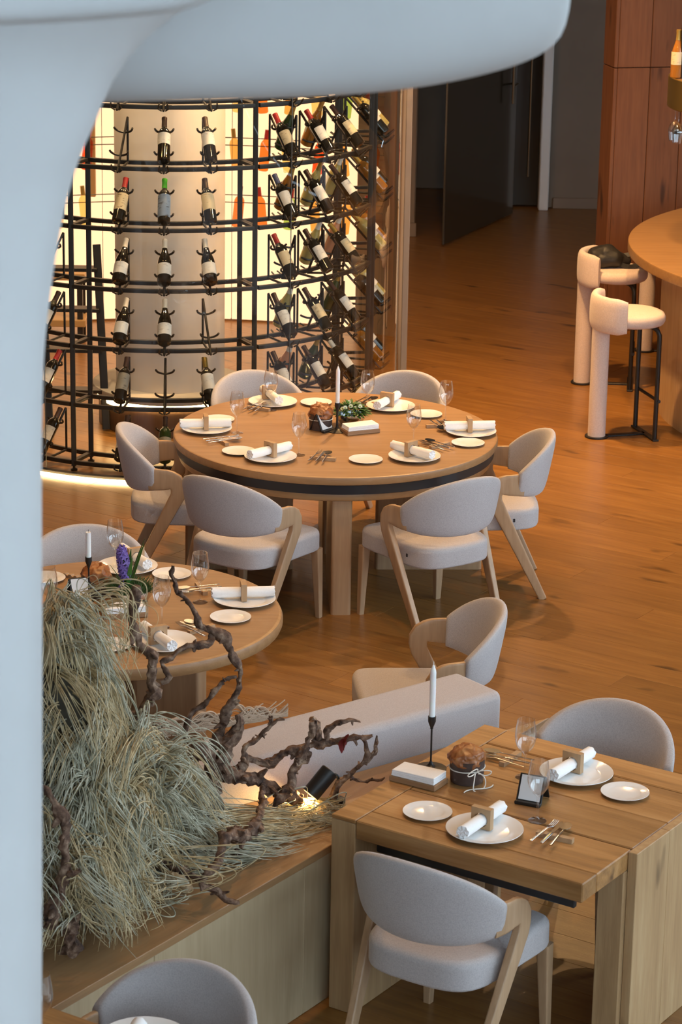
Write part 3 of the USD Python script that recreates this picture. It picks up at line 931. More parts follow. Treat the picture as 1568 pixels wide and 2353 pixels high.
BW = lambda l, f, k='b', g='bottle', lz=(.085, .165): (k, g, l, f, lz)
row_name = ['bottom', 'sixth', 'fifth', 'fourth', 'third', 'second', 'top']
mid = {5: [None, (BW('label_white', 'foil_dark', lz=(.105, .18)), 'white label and dark capsule'), (BW('label_white', 'foil_dark', lz=(.095, .18)), 'tall white label')],
       4: [(BW('label_brown', 'foil_red', lz=(.07, .18)), 'red capsule and striped brown label'), (BW('label_blue', 'foil_green', lz=(.03, .18)), 'bright green capsule and blue picture label'), (BW('label_cream', 'foil_dark', lz=(.075, .185)), 'cream label and dark capsule')],
       3: [(BW('label_white', 'foil_white', 'g', lz=(.05, .125)), 'white capsule and white label'), (BW('label_white', 'foil_white', 'g', lz=(.05, .125)), 'white capsule and plain label'), (BW('label_white', 'foil_white', 'g', lz=(.05, .125)), 'white capsule and marked label')],
       2: [(BW('label_white', 'foil_white', 'g', lz=(.05, .125)), 'white capsule and white label'), (BW('label_white', 'foil_white', 'g', lz=(.05, .125)), 'white capsule and white label'), None],
       1: [(BW('label_grey', 'foil_dark', lz=(.07, .18)), 'grey-brown label'), None, (BW('label_white', 'foil_gold', lz=(.075, .18)), 'white label with a dark drawing')],
       0: [(BW('label_white', 'foil_dark', lz=(.07, .16)), 'pale label'), (BW('label_grey', 'foil_dark', 'b', 'bottle_green', (.07, .15)), 'greenish shoulder, half hidden by a chair'), (BW('label_white', 'foil_dark', lz=(.07, .16)), 'pale label, half hidden by the table')]}
cn = ['left', 'centre', 'right']
for tier, cells in mid.items():
    for k, c in enumerate(cells):
        if c:
            hang(SECT[1][3][k], tier, c[0], f'bottle with {c[1]}, middle rack, {cn[k]} column, {row_name[tier]} row', group='bottles on the middle rack')
rows = {6: [('label_cream', 'foil_dark'), ('label_grey', 'foil_blue'), ('label_white', 'foil_red')],
        5: [('label_cream', 'foil_red'), ('label_white', 'foil_red'), ('label_cream', 'foil_dark')],
        4: [('label_white', 'foil_blue'), ('label_white', 'foil_dark'), ('label_white', 'foil_dark')],
        3: [('label_cream', 'foil_red'), ('label_white', 'foil_dark'), ('label_cream', 'foil_gold')],
        2: [('label_white', 'foil_dark'), ('label_cream', 'foil_dark'), ('label_white', 'foil_dark')],
        1: [('label_white', 'foil_dark'), ('label_white', 'foil_dark'), ('label_white', 'foil_white')],
        0: [('label_grey', 'foil_dark'), ('label_white', 'foil_dark'), ('label_grey', 'foil_dark')]}
ln = {'label_white': 'white label', 'label_cream': 'cream label', 'label_grey': 'greyish label'}
for tier, cells in rows.items():
    for k, (l, f) in enumerate(cells):
        hang(SECT[2][3][k], tier, BW(l, f, lz=(.075, .165)), f'dark wine bottle with {ln[l]} leaning in the right-hand rack, {row_name[tier]} row, {cn[k]} of three', group='bottles on the right rack')
inn = [('bottle_green', 'foil_gold', 'green'), ('bottle_pale', 'foil_gold', 'pale yellow'), ('bottle_rose', 'foil_white', 'pink'), ('bottle_amber', 'foil_gold', 'amber'), ('bottle_pale', 'foil_white', 'clear straw-coloured')]
for tier in (6, 5, 4, 3, 2, 1):
    for k in range(3):
        g, f, w = inn[(tier * 2 + k * 3) % 5]
        if (tier + k) % 4 == 3:
            continue
        hang(SECT[2][4][k], tier, BW('label_white' if k != 1 else 'label_grey', f, 'g', g), f'{w} wine bottle at the back of the right-hand rack, {row_name[tier]} row, {cn[k]} of three', True, 'bottles inside the right rack')
en = ['near', 'far']
for tier in range(6):
    for k in range(2):
        g, w = (('bottle_pale', 'pale yellow'), ('bottle_amber', 'amber'), ('bottle', 'dark'))[(tier + k) % 3]
        hang(SECT[3][3][k], tier + (0 if tier or k else 0), BW('label_white', 'foil_gold', 'b', g), f'{w} wine bottle at the enclosure right rim, {row_name[tier]} row, {en[k]} of two', group='bottles at the right rim')
for tier in (0, 1, 2):
    hang(SECT[0][3][2], tier, BW('label_white', 'foil_red' if tier == 1 else 'foil_dark', lz=(.07, .16)), f'wine bottle half hidden by the white arch, left rack, {row_name[tier]} row', group='bottles on the left rack')

# bottles against the glowing wall, on pairs of wires
wires = thing('bottle_wire', 'thin wires carrying bottles in front of the glowing wall', 'wire rack', (*CC, 0))
WT = [.75, 1.17, 1.59, 2.01, 2.43]
RB = RW - .10
for z in WT:
    for dz in (.17, .225):
        an = np.radians(np.linspace(-48, 30, 40))
        part('wire', tube([(RB * math.sin(a), RB * math.cos(a), z + dz) for a in an], .004, 5), M['joint'], wires)
tint = ['amber', 'orange', 'yellow', 'amber', 'orange', 'red', 'green', 'yellow']


def lit_builder(t_):
    def build(label, loc, rz, mt, group):
        t = thing('backlit_bottle', label, 'bottle', loc, rz, group, mt)
        part('bottle_glass', lathe(SHAPES['b'], 18), M['lit_' + t_], t, 40)
        part('capsule', lathe([(.0165, .235), (.0158, .30), (0, .301)], 14), M['foil_gold' if t_ in ('yellow', 'amber') else 'foil_red'], t, 40)
        return t
    return build


rn2 = ['lowest', 'second lowest', 'middle', 'second highest', 'highest']
LC = [(-30, 'leftmost'), (-25.5, 'second from left'), (-21, 'third from left'), (-16.5, 'just left of the white column'), (6.5, 'just right of the white column'), (10.5, 'second right of the white column'), (14.5, 'third right of the white column'), (19, 'fourth right of the white column'), (23.5, 'fifth right of the white column'), (28, 'rightmost')]
for r_, z in enumerate(WT):
    for c_, (a, w) in enumerate(LC):
        t_ = tint[(r_ * 3 + c_ * 5 + r_ * c_) % 8]
        lean = (-1) ** (r_ + c_) * .10
        p = np.array([CC[0] + RB * math.sin(math.radians(a)), CC[1] + RB * math.cos(math.radians(a)) - .05, z])
        zx = np.array([lean, .0, 1]); zx /= np.linalg.norm(zx)
        xx = np.cross((0, 1.0, 0), zx); yy = np.cross(zx, xx)
        make(('lit', t_), lit_builder(t_), f'backlit {t_} bottle on the glowing wall, {w}, {rn2[r_]} row', mat=matrix(xx, yy, zx, p), group='backlit bottles')

# ladder and low shelf inside, on the left
ld = thing('step_ladder', 'black ladder leaning inside the wine cellar, left of the column', 'ladder')
f1 = at(245, 990, 0); t1_ = at_y(222, 562, f1[1] + .35)
for dx in (0, -.36):
    part('side_rail', straight(f1 + (dx, 0, .01), t1_ + (dx, 0, 0), .05, (1, 0, 0), .025), M['black'], ld, 50)
for k in range(1, 5):
    q = f1 + (t1_ - f1) * (k / 4.6)
    part('tread', cbox(q[0] - .36, q[0], q[1] - .05, q[1] + .05, q[2] - .012, q[2] + .012, .003), M['black'], ld, False)
sh = thing('display_shelf', 'low beige shelf inside the wine cellar before the glowing wall', 'shelf')
q0, q1 = at(100, 745, .0), at(213, 735, .0)
for z in (.12, .46):
    part('shelf_board', cbox(-2.55, q1[0] + .02, 18.75, 19.05, z, z + .05, .004), M['frame_wood'], sh, False)
for x in (-2.5, q1[0] - .02):
    part('leg', cbox(x - .02, x + .02, 18.78, 18.82, 0, .50, .003), M['black'], sh, False)
    part('leg', cbox(x - .02, x + .02, 18.98, 19.02, 0, .50, .003), M['black'], sh, False)

# lamps in the head of the cellar
for k, (az, r, w) in enumerate(((-60, .8, 'left'), (5, .85, 'front'), (60, .8, 'right'), (180, 1.2, 'rear'))):
    q = pol(r, az, 3.25)
    t = thing('cellar_lamp', f'small warm downlight in the head of the wine cellar, {w} one', 'lamp', tuple(q))
    part('housing', lathe([(.05, 0), (.06, 0), (.06, .08), (0, .08), (0, .07), (.05, .07)], 24), M['black'], t, 40)
    dl = UsdLux.DiskLight.Define(stage, path_of(t) + '/beam')
    dl.CreateRadiusAttr(.045); dl.CreateIntensityAttr(1100.0); dl.CreateColorAttr(Gf.Vec3f(1.0, .68, .34))
    dl.AddTranslateOp().Set(Gf.Vec3d(0, 0, .03))
part('head_bar', cat([tube([pol(.05, 100, 3.34), pol(1.45, 100, 3.34)], .02, 8), tube([pol(1.45, -80, 3.34), pol(.05, -80, 3.34)], .02, 8)]), M['black'], cg)

# ================================================================== things on the tables
ZT = .75


def wob(seed, n=56, amp=.0):
    return 1


def b_plate(r, name, catg):
    def build(label, loc, rz, mt, group):
        t = thing(name, label, catg, loc, rz, group, mt)
        k = r / .135
        part('china', lathe([(0, .002), (r * .55, .001), (r * .60, 0), (r * .63, .002), (r * .72, .006), (r * .98, .0165 * k), (r, .0185 * k), (r * .995, .020 * k), (r * .96, .019 * k), (r * .70, .0095), (r * .62, .006), (0, .006)], 72), M['china'], t, 60)
        return t
    return build


def b_napkin(label, loc, rz, mt, group):
    t = thing('napkin', label, 'napkin', loc, rz, group, mt)
    P, rr = [], .0235
    for x in np.linspace(-.135, .135, 13):
        k = 1 - .06 * math.exp(-(x / .03) ** 2)
        P.append([(x + .003 * math.sin(7 * q), k * rr * (1 + .05 * math.cos(q * 2 + 1)) * math.cos(q), rr + k * rr * math.sin(q)) for q in np.linspace(0, 2 * PI, 28, endpoint=False)])
    part('roll', grid(np.array(P), cv=True, caps=True), M['linen'], t, 45)
    for s in (-1, 1):                                    # the spiral of the rolled cloth at the ends
        sp = [(s * .1355, (.004 + .0024 * q) * math.cos(q), rr + (.004 + .0024 * q) * math.sin(q)) for q in np.linspace(0, 7.6, 40)]
        part('rolled_edge', tube(sp, .0016, 5), M['linen'], t)
    fl_ = [[(x, .012 + .016 * v + .002 * math.sin(x * 40), .004 + .016 * (1 - v) ** 2 + .0035) for v in np.linspace(0, 1, 5)] for x in np.linspace(-.132, .132, 10)]
    f2 = [[(x, y, z - .003) for x, y, z in r_] for r_ in fl_]
    part('loose_edge', grid(np.concatenate([np.array(fl_), np.array(f2)[:, ::-1]], 1), cv=True, caps=True), M['linen'], t, 45)
    return t


def b_ring(label, loc, rz, mt, group):
    t = thing('napkin_ring', label, 'napkin ring', loc, rz, group, mt)
    sq = sg.box(-.038, -.0, .038, .076).difference(sg.Point(0, .0325).buffer(.0262, 16))
    m = prism(sq, -.012, .012)
    m.apply_transform(np.array([[0, 0, 1, 0], [1, 0, 0, 0], [0, 1, 0, -.0085], [0, 0, 0, 1]], float))
    part('wooden_block', m, M['block'], t, 40)
    return t


def b_glass(label, loc, rz, mt, group):
    t = thing('wine_glass', label, 'wine glass', loc, rz, group, mt)
    out = [(.0325, .0), (.033, .0012), (.030, .003), (.012, .006), (.0055, .011), (.0042, .02), (.0038, .055), (.0042, .085), (.008, .096), (.020, .106), (.032, .124), (.0385, .146), (.0395, .162), (.037, .188), (.0325, .215), (.0312, .224)]
    inn_ = [(.0303, .224), (.0316, .214), (.036, .188), (.0384, .162), (.0374, .147), (.031, .1255), (.019, .109), (.007, .1015), (0, .1005)]
    part('bowl_and_stem', lathe([(0, 0)] + out + inn_, 44), M['glass'], t, 60)
    return t


def cut(kind):
    L = .20
    if kind == 'knife':
        h = sweep([(0, -L / 2, 0), (0, -.02, 0), (0, 0, 0)], [.011, .013, .011], [.006, .007, .006], (1, 0, 0), .8)
        b = prism(sg.Polygon([(-.006, 0), (.006, 0), (.009, .05), (.008, .085), (.002, .105), (-.006, .10)]), -.0008, .0008)
        return [('handle', h), ('blade', b)]
    if kind == 'fork':
        h = sweep([(0, -L / 2, 0), (0, -.03, .001), (0, .03, .003)], [.012, .007, .007], [.004, .004, .003], (1, 0, 0), .8)
        b = sweep([(0, .03, .003), (0, .045, .001), (0, .055, 0)], [.007, .020, .023], [.003, .0025, .002], (1, 0, 0), .6)
        ts = [sweep([(x, .054, 0), (x, .075, .001), (x, .098, .006)], [.0035, .003, .0018], [.002] * 3, (1, 0, 0), .6) for x in (-.009, -.003, .003, .009)]
        return [('handle', h), ('tines', cat([b] + ts))]
    h = sweep([(0, -L / 2, 0), (0, -.03, .001), (0, .04, .003)], [.012, .007, .006], [.004, .004, .003], (1, 0, 0), .8)
    P = []
    for u in np.linspace(0, 1, 8):
        P.append([(.0205 * u * math.cos(q), .068 + .032 * u * math.sin(q), -.004 + .009 * u * u) for q in np.linspace(0, 2 * PI, 24, endpoint=False)])
    P2 = [[(x, y, z - .0015) for x, y, z in r_] for r_ in P[::-1]]
    return [('handle', h), ('spoon_bowl', grid(np.array(P2 + P), cv=True, caps=True))]


def b_cutlery(kind):
    def build(label, loc, rz, mt, group):
        t = thing(kind, label, kind, loc, rz, group, mt)
        for n_, m in cut(kind):
            part(n_, m, M['steel'], t, 60)
        return t
    return build


def b_rest(label, loc, rz, mt, group):
    t = thing('cutlery_rest', label, 'cutlery rest', loc, rz, group, mt)
    prof = [(-.05, 0), (-.05, .017)]
    for c in (-.030, 0, .030):
        prof += [(c + .009 * math.cos(q), .017 - .007 * math.sin(q)) for q in np.linspace(PI, 0, 6)]
    prof += [(.085, .017), (.085, 0)]
    m = prism(sg.Polygon(prof), -.011, .011)
    m.apply_transform(np.array([[1, 0, 0, 0], [0, 0, 1, 0], [0, 1, 0, 0], [0, 0, 0, 1]], float))
    m.fix_normals()
    part('grooved_bar', m, M['block'], t, 30)
    return t


def setting(tbl, w, plate, ring, nap, side, glass, cutl, pieces=('fork', 'knife', 'spoon')):
    """plate, ring, side, glass: measured pixels on the table top; nap: two pixels along the roll; cutl: pixel of the rest and pixels along one piece."""
    if plate:
        p = at(*plate, ZT + .015); p[2] = ZT
        make('plate', b_plate(.135, 'dinner_plate', 'plate'), f'large white dinner plate, {w} of the {tbl}', p, group='dinner plates')
    if nap:
        a, b = at(*nap[0], ZT + .03), at(*nap[1], ZT + .03)
        rz = math.degrees(math.atan2(b[1] - a[1], b[0] - a[0]))
        c = (a + b) / 2
        if ring:
            r_ = at(*ring, ZT + .035)
            c = c if False else np.array([*r_[:2], 0]) * .6 + c * .4
        d = np.array([math.cos(math.radians(rz)), math.sin(math.radians(rz))])
        zl = ZT + .0165
        make('napkin', b_napkin, f'white napkin rolled through a wooden block, {w} of the {tbl}', (c[0], c[1], zl), rz, group='rolled napkins')
        rp = c[:2] if not ring else c[:2] + d * ((at(*ring, ZT + .035)[:2] - c[:2]) @ d)
        make('ring', b_ring, f'square wooden napkin block on the plate, {w} of the {tbl}', (rp[0], rp[1], zl), rz, group='wooden napkin blocks')
    if side:
        p = at(*side, ZT + .012); p[2] = ZT
        make('side', b_plate(.0875, 'side_plate', 'plate'), f'small white side plate, {w} of the {tbl}', p, group='side plates')
    if glass:
        p = at(*glass, ZT)
        make('glass', b_glass, f'empty stemmed wine glass, {w} of the {tbl}', p, group='wine glasses')
    if cutl:
        p = at(*cutl[0], ZT + .008)
        a, b = at(*cutl[1], ZT + .02), at(*cutl[2], ZT + .02)
        rz = math.degrees(math.atan2(b[1] - a[1], b[0] - a[0])) - 90
        make('rest', b_rest, f'grooved wooden cutlery rest, {w} of the {tbl}', (p[0], p[1], ZT), rz, group='cutlery rests')
        r = math.radians(rz)
        n = len(pieces)
        for i, k in enumerate(pieces):
            o = (-.030, 0, .030)[i]
            f = .012
            make(k, b_cutlery(k), f'{k} lying across the wooden rest, {w} of the {tbl}', (p[0] + o * math.cos(r) - f * math.sin(r), p[1] + o * math.sin(r) + f * math.cos(r), ZT + .016), rz + (-4, 2, 5)[i], group=k + 's')


BIG, SMALL, SQT = 'large round table', 'small round table', 'square wooden table'
setting(BIG, 'left side', (475, 983), (473, 973), ((412, 978), (531, 976)), (502, 962), (545, 995), ((508, 1012), (452, 1011), (560, 1000)))
setting(BIG, 'far left place', (627, 922), (618, 905), ((606, 897), (657, 935)), (727, 923), (622, 943), ((588, 938), (566, 950), (608, 930)))
setting(BIG, 'far right place', (898, 932), (893, 922), ((859, 937), (914, 908)), (980, 950), (844, 944), ((838, 925), (826, 931), (854, 915)))
setting(BIG, 'right side', (1083, 990), (1078, 978), ((1024, 984), (1139, 982)), (1076, 1016), (1024, 969), ((1015, 978), (1003, 965), (1030, 992)))
setting(BIG, 'near right place', (953, 1047), (944, 1035), ((913, 1028), (997, 1050)), (841, 1054), (950, 1025), ((1005, 1025), (1040, 1040), (968, 1018)))
setting(BIG, 'near left place', (622, 1048), (625, 1037), ((566, 1048), (659, 1027)), (549, 1035), (687, 1046), ((735, 1053), (685, 1062), (712, 1035)))
setting(SMALL, 'right side', (562, 1375), (560, 1364), ((483, 1365), (630, 1361)), (530, 1416), (460, 1384), ((465, 1356), (528, 1344), (438, 1352)))
setting(SMALL, 'near right place', (377, 1474), (360, 1464), ((330, 1440), (405, 1492)), (253, 1480), (372, 1442), ((455, 1448), (500, 1475), (410, 1438)))
setting(SMALL, 'far side', (293, 1300), (313, 1282), ((285, 1268), (322, 1292)), (395, 1317), (265, 1306), ((170, 1325), (150, 1335), (192, 1318)), ())
setting(SMALL, 'left side', None, None, None, (105, 1326), (112, 1418), None)
setting(SQT, 'near place', (1114, 1904), (1108, 1885), ((1060, 1922), (1155, 1858)), (983, 1863), (1235, 1886), ((1265, 1921), (1200, 1945), (1268, 1885)))
setting(SQT, 'far place', (1325, 1774), (1314, 1755), ((1272, 1790), (1355, 1740)), (1437, 1818), (1205, 1786), ((1168, 1747), (1230, 1760), (1140, 1738)))
p4 = at(330, 2400, ZT)
make('plate', b_plate(.135, 'dinner_plate', 'plate'), 'large white dinner plate on the bottom left table, below the frame edge', (p4[0], p4[1], ZT), group='dinner plates')
a4 = at(299, 2366, ZT + .04)
make('napkin', b_napkin, 'white napkin tip showing at the bottom edge, in front of the cut-off chair', (a4[0], a4[1] - .1, ZT + .0165), 80, group='rolled napkins')
g4 = at(93, 2400, ZT)
make('glass', b_glass, 'empty wine glass at the bottom left edge beside the white arch', (g4[0], g4[1], ZT), group='wine glasses')


def b_cake(bow):
    def build(label, loc, rz, mt, group):
        t = thing('easter_cake', label, 'cake', loc, rz, group, mt)
        part('paper_case', lathe([(0, 0), (.058, 0), (.060, .004), (.064, .088), (.0645, .09), (.062, .089), (.058, .08), (0, .08)], 48), M['paper'], t, 40)
        m = trimesh.creation.icosphere(4, 1.0)
        v = m.vertices * (.066, .066, .05)
        v[:, 2] = np.maximum(v[:, 2], -.02) + .086
        v = rough_up(trimesh.Trimesh(v, m.faces, process=False), .016, 30, 5 + bow).vertices
        k = np.clip((v[:, 2] - .09) / .05, 0, 1) ** 2
        v[:, 2] += .012 * k * (meshkit.noise(v * 60, 3))
        part('crust', trimesh.Trimesh(v, m.faces, process=False), M['crust'], t, 60)
        ring = [(.0642 * math.cos(q), .0642 * math.sin(q), .056 + .003 * math.sin(q)) for q in np.linspace(0, 2 * PI, 48, endpoint=False)]
        part('string', tube(ring, .0022, 8, closed=True), M['string'], t)
        if bow:
            pts = [(.068, 0, .056), (.085, -.02, .075), (.09, -.05, .06), (.078, -.03, .05), (.067, 0, .056), (.085, .02, .066), (.095, .045, .06), (.085, .03, .045), (.068, .0, .056), (.085, -.02, .03), (.10, -.03, .004), (.09, .02, .003), (.08, .03, .025), (.068, .005, .05)]
            part('bow', tube(smooth_path(pts, 90), .0022, 7), M['string'], t)
            part('string_end', tube(smooth_path([(.10, -.07, .003), (.09, -.02, .003), (.10, .03, .003), (.085, .06, .004)], 20), .0022, 7), M['string'], t)
        return t
    return build


def cake(px, py, rz, bow, label):
    p = at(px, py, ZT)
    make(('cake', bow), b_cake(bow), label, (p[0], p[1], ZT), rz, group='easter cakes')


cake(737, 985, 200, 0, 'round cake in dark paper tied with string, on the large round table')
cake(222, 1366, 40, 0, 'round cake in dark paper tied with string, on the small round table')
cake(1073, 1793, -62, 1, 'round cake in dark paper with a string bow, on the square wooden table')


def candle(px, py, hh, cl, label, thick=.0035):
    p = at(px, py, ZT)
    t = thing('candle_holder', f'black metal candle holder with round foot, {label}', 'candle holder', (p[0], p[1], ZT))
    part('foot', lathe([(0, 0), (.058, 0), (.0585, .003), (.056, .004), (.02, .008), (.008, .02), (thick + .001, .03), (0, .03)], 48), M['black'], t, 50)
    part('stem', lathe([(0, .025), (thick, .025), (thick, hh - .05), (thick + .003, hh - .047), (thick, hh - .044), (0, hh - .044)], 16), M['black'], t, 50)
    part('cup', lathe([(0, hh - .046), (.005, hh - .045), (.009, hh - .035), (.0145, hh - .02), (.0145, hh), (.0118, hh), (.0118, hh - .015), (0, hh - .016)], 28), M['black'], t, 50)
    c = thing('candle', f'white taper candle, {label}', 'candle', (p[0], p[1], ZT + hh - .0155))
    part('wax', lathe([(0, 0), (.0112, 0), (.0112, cl - .03), (.0095, cl - .02), (.0035, cl - .003), (0, cl)] if cl > .15 else [(0, 0), (.0112, 0), (.0110, cl), (.009, cl - .001), (0, cl - .002)], 24), M['wax'], c, 50)
    part('wick', tube([(0, 0, cl - .003), (.0005, 0, cl + .006), (.002, 0, cl + .012)], .0009, 6), M['black'] if cl < .15 else M['wax'], c)


candle(775, 990, .155, .215, 'on the large round table', .006)
candle(205, 1400, .235, .125, 'on the small round table, burnt short')
candle(990, 1766, .205, .215, 'on the square wooden table')


def b_tray(label, loc, rz, mt, group):
    t = thing('wooden_tray', label, 'tray', loc, rz, group, mt)
    part('block', cbox(-.095, .095, -.05, .05, 0, .022, .003), M['walnut'], t, False)
    return t


def b_cloth(label, loc, rz, mt, group):
    t = thing('folded_napkin', label, 'napkin', loc, rz, group, mt)
    for k in range(4):
        o = np.array(sg.box(-.086 + .001 * k, -.043 + .001 * (k % 2), .086, .043).buffer(.003, 3).exterior.coords)[:-1]
        m = cushion(o, .0062 * k, .0062 * k + .0066, .003)
        m.vertices[:, 2] += .003 * np.sin(m.vertices[:, 0] * 22 + k * .3) * (k / 3)
        part('fold', m, M['linen'], t, 50)
    return t


for px, py, rz, w in ((828, 993, 24, 'on the large round table'), (285, 1413, 14, 'on the small round table'), (962, 1797, -31, 'on the square wooden table')):
    p = at(px, py, ZT)
    make('tray', b_tray, f'small wooden tray holding a folded napkin, {w}', (p[0], p[1], ZT), rz, group='wooden trays')
    make('cloth', b_cloth, f'folded white napkin on a wooden tray, {w}', (p[0], p[1], ZT + .0225), rz, group='folded napkins')
p = at(333, 1408, ZT)
kn_ = thing('small_disc', 'small round dark disc on the folded napkin of the small round table', 'disc', (p[0] + .0, p[1], ZT + .051))
part('disc', lathe(disc_profile(.012, 0, .004, .001), 24), M['black'], kn_)


def b_sign(label, loc, rz, mt, group):
    t = thing('table_sign', label, 'sign', loc, rz, group, mt)
    tilt = 24
    pl_ = turn(cbox(-.048, .048, -.003, .003, 0, .105, .002), -tilt, (1, 0, 0), (0, 0, 0))
    part('front_board', move(pl_, (0, -.045, .002)), M['black'], t, False)
    part('back_board', move(turn(cbox(-.048, .048, -.003, .003, 0, .100, .002), tilt, (1, 0, 0)), (0, .042, .002)), M['black'], t, False)
    part('lip', cbox(-.048, .048, -.062, -.044, 0, .012, .002), M['black'], t, False)
    part('card', move(turn(cbox(-.040, .040, -.0045, -.0031, .012, .100, .0003), -tilt, (1, 0, 0)), (0, -.045, .002)), M['card'], t, False, label='plain white card')
    return t


for px, py, rz, w in ((738, 988, 52, 'on the large round table'), (182, 1376, 24, 'on the small round table'), (1225, 1838, -24, 'on the square wooden table')):
    p = at(px, py, ZT)
    make('sign', b_sign, f'small black stand with a white card, {w}', (p[0], p[1], ZT), rz, group='table signs')


def bowl(px, py, r, h, label):
    p = at(px, py, ZT)
    t = thing('flower_bowl', label, 'flower bowl', (p[0], p[1], ZT))
    part('bowl', lathe([(0, .002), (r * .55, 0), (r * .80, .012), (r, h * .6), (r * 1.0, h), (r * .97, h), (r * .96, h * .7), (0, h * .7)], 48), M['chrome'], t, 50)
    return t


def leaf_mesh(L, w, curl=.3, n=5):
    """A pointed blade along +y with a fold, two-sided thickness."""
    top, bot = [], []
    for u in np.linspace(0, 1, n):
        ww = w * math.sin(PI * min(1, u * .9 + .08)) ** .8
        z = -curl * L * u * u
        top.append([(-ww, L * u, z + .15 * ww), (0, L * u, z), (ww, L * u, z + .15 * ww)])
        bot.append([(ww, L * u, z + .15 * ww - .0008), (0, L * u, z - .0008), (-ww, L * u, z + .15 * ww - .0008)])
    return grid(np.concatenate([np.array(top), np.array(bot)], 1), cv=True, caps=True)


fb = bowl(806, 975, .076, .062, 'silver bowl of white daisies and leaves on the large round table')
g = np.random.default_rng(5)
ms = []
for k in range(260):
    a, e = g.random() * 2 * PI, g.random()
    r_ = .078 * math.sqrt(g.random())
    l = turn(turn(leaf_mesh(.028 + .012 * e, .007 + .003 * e, .4, 4), 35 + 40 * (1 - r_ / .078) - 30 * g.random(), (1, 0, 0)), math.degrees(a) - 90)
    ms.append(move(l, (r_ * math.cos(a), r_ * math.sin(a), .05 + .045 * (1 - (r_ / .085) ** 2) + .012 * g.random())))
part('foliage', cat(ms), M['leaf'], fb, True, kind='stuff')
for k, (x, y, z) in enumerate(((-.045, -.035, .095), (-.03, -.05, .105), (.0, -.045, .112), (.022, -.04, .10), (.05, -.02, .105), (-.01, .02, .118), (.045, .03, .108))):
    ms = [turn(move(turn(leaf_mesh(.011, .0035, .0, 4), 15, (1, 0, 0)), (0, .002, 0)), 36 * i) for i in range(10)]
    fl_ = cat(ms)
    fl_ = move(turn(turn(fl_, 55, (1, 0, 0)), (k * 40) % 60 - 30), (x, y, z))
    h = part('flower', fl_, M['petal'], fb, True)
    eye = trimesh.creation.icosphere(2, .0038)
    nrm_ = np.array([0, -math.sin(math.radians(55)), math.cos(math.radians(55))])
    part('flower_eye', move(eye, np.array([x, y, z]) + nrm_ * .002), M['petal_eye'], h, True)

hb = bowl(297, 1385, .098, .065, 'wide silver bowl of grass with a purple hyacinth on the small round table')
ms = []
for k in range(900):
    a = g.random() * 2 * PI
    r_ = .092 * math.sqrt(g.random())
    ms.append(move(turn(turn(leaf_mesh(.035 + .035 * g.random(), .0014, .25, 3), 80 - 40 * g.random(), (1, 0, 0)), math.degrees(g.random() * 6.28)), (r_ * math.cos(a), r_ * math.sin(a), .048)))
part('grass', cat(ms), M['turf'], hb, False, kind='stuff')
hx0 = (-.005, -.02)
for k, (az, el, L) in enumerate(((-35, 74, .20), (40, 68, .22), (150, 80, .18), (75, 78, .25), (-100, 66, .15), (20, 84, .19))):
    m = turn(leaf_mesh(L, .011, .10, 7), el, (1, 0, 0))
    part('leaf', move(turn(m, -az), (hx0[0], hx0[1], .05)), M['leaf'], hb, 60)
part('stem', tube(smooth_path([(hx0[0], hx0[1], .05), (-.008, -.02, .12), (-.028, -.015, .235)], 12), .006, 10), M['leaf'], hb)
ms = []
ax = smooth_path([(-.010, -.02, .125), (-.020, -.017, .18), (-.030, -.014, .255)], 24)
for i, c in enumerate(ax[::2]):
    for j in range(5):
        a = j * PI / 3 + i * .9
        rr = .024 * math.sin(PI * (.2 + .68 * i / 11)) ** .6
        o = c + np.array([rr * math.cos(a), rr * math.sin(a), 0])
        for q in range(5):
            l = turn(turn(leaf_mesh(.019, .0042, .55, 4), 25, (1, 0, 0)), q * 72 + 20 * j)
            l = turn(l, 70, (-math.sin(a), math.cos(a), 0))
            ms.append(move(l, o))
part('flower_spike', cat(ms), M['hyacinth'], hb, 30, kind='stuff')
ms = [move(turn(turn(leaf_mesh(.012, .0035, .5, 3), 20, (1, 0, 0)), q * 72 + k), (-.045 + .004 * k, -.04 + .01 * (k % 2), .075 + .004 * k)) for q in range(5) for k in range(6)]
part('low_floret', cat(ms), M['hyacinth'], hb, True)

# what hangs on and stands on the brass shelf
bp = np.array([hc[0] - .0, hc[1] - .03, hc[2] + .076])
make(('bottle',) + BW('label_cream', 'foil_gold', 'g', 'bottle_amber'), bottle_builder(*BW('label_cream', 'foil_gold', 'g', 'bottle_amber')), 'amber bottle standing on the hanging brass shelf at the top right', (bp[0] - .02, bp[1] + .0, bp[2]), 0, group='bottles on the hanging shelf')
for i, (px, py) in enumerate(((1556, 247), (1548, 243))):
    q = at_y(px + 4, py, hc[1] - .05 + .09 * i)
    make('glass', b_glass, f'wine glass hanging upside down under the brass shelf, {("front", "rear")[i]} one', mat=matrix((1, 0, 0), (0, -1, 0), (0, 0, -1), (q[0] + .005, q[1], hc[2] - .11)), group='hanging wine glasses')

# ================================================================== dried grass, vine branches, spotlight on the counter
CV = lambda px, py, y: at_y(px, py, y)


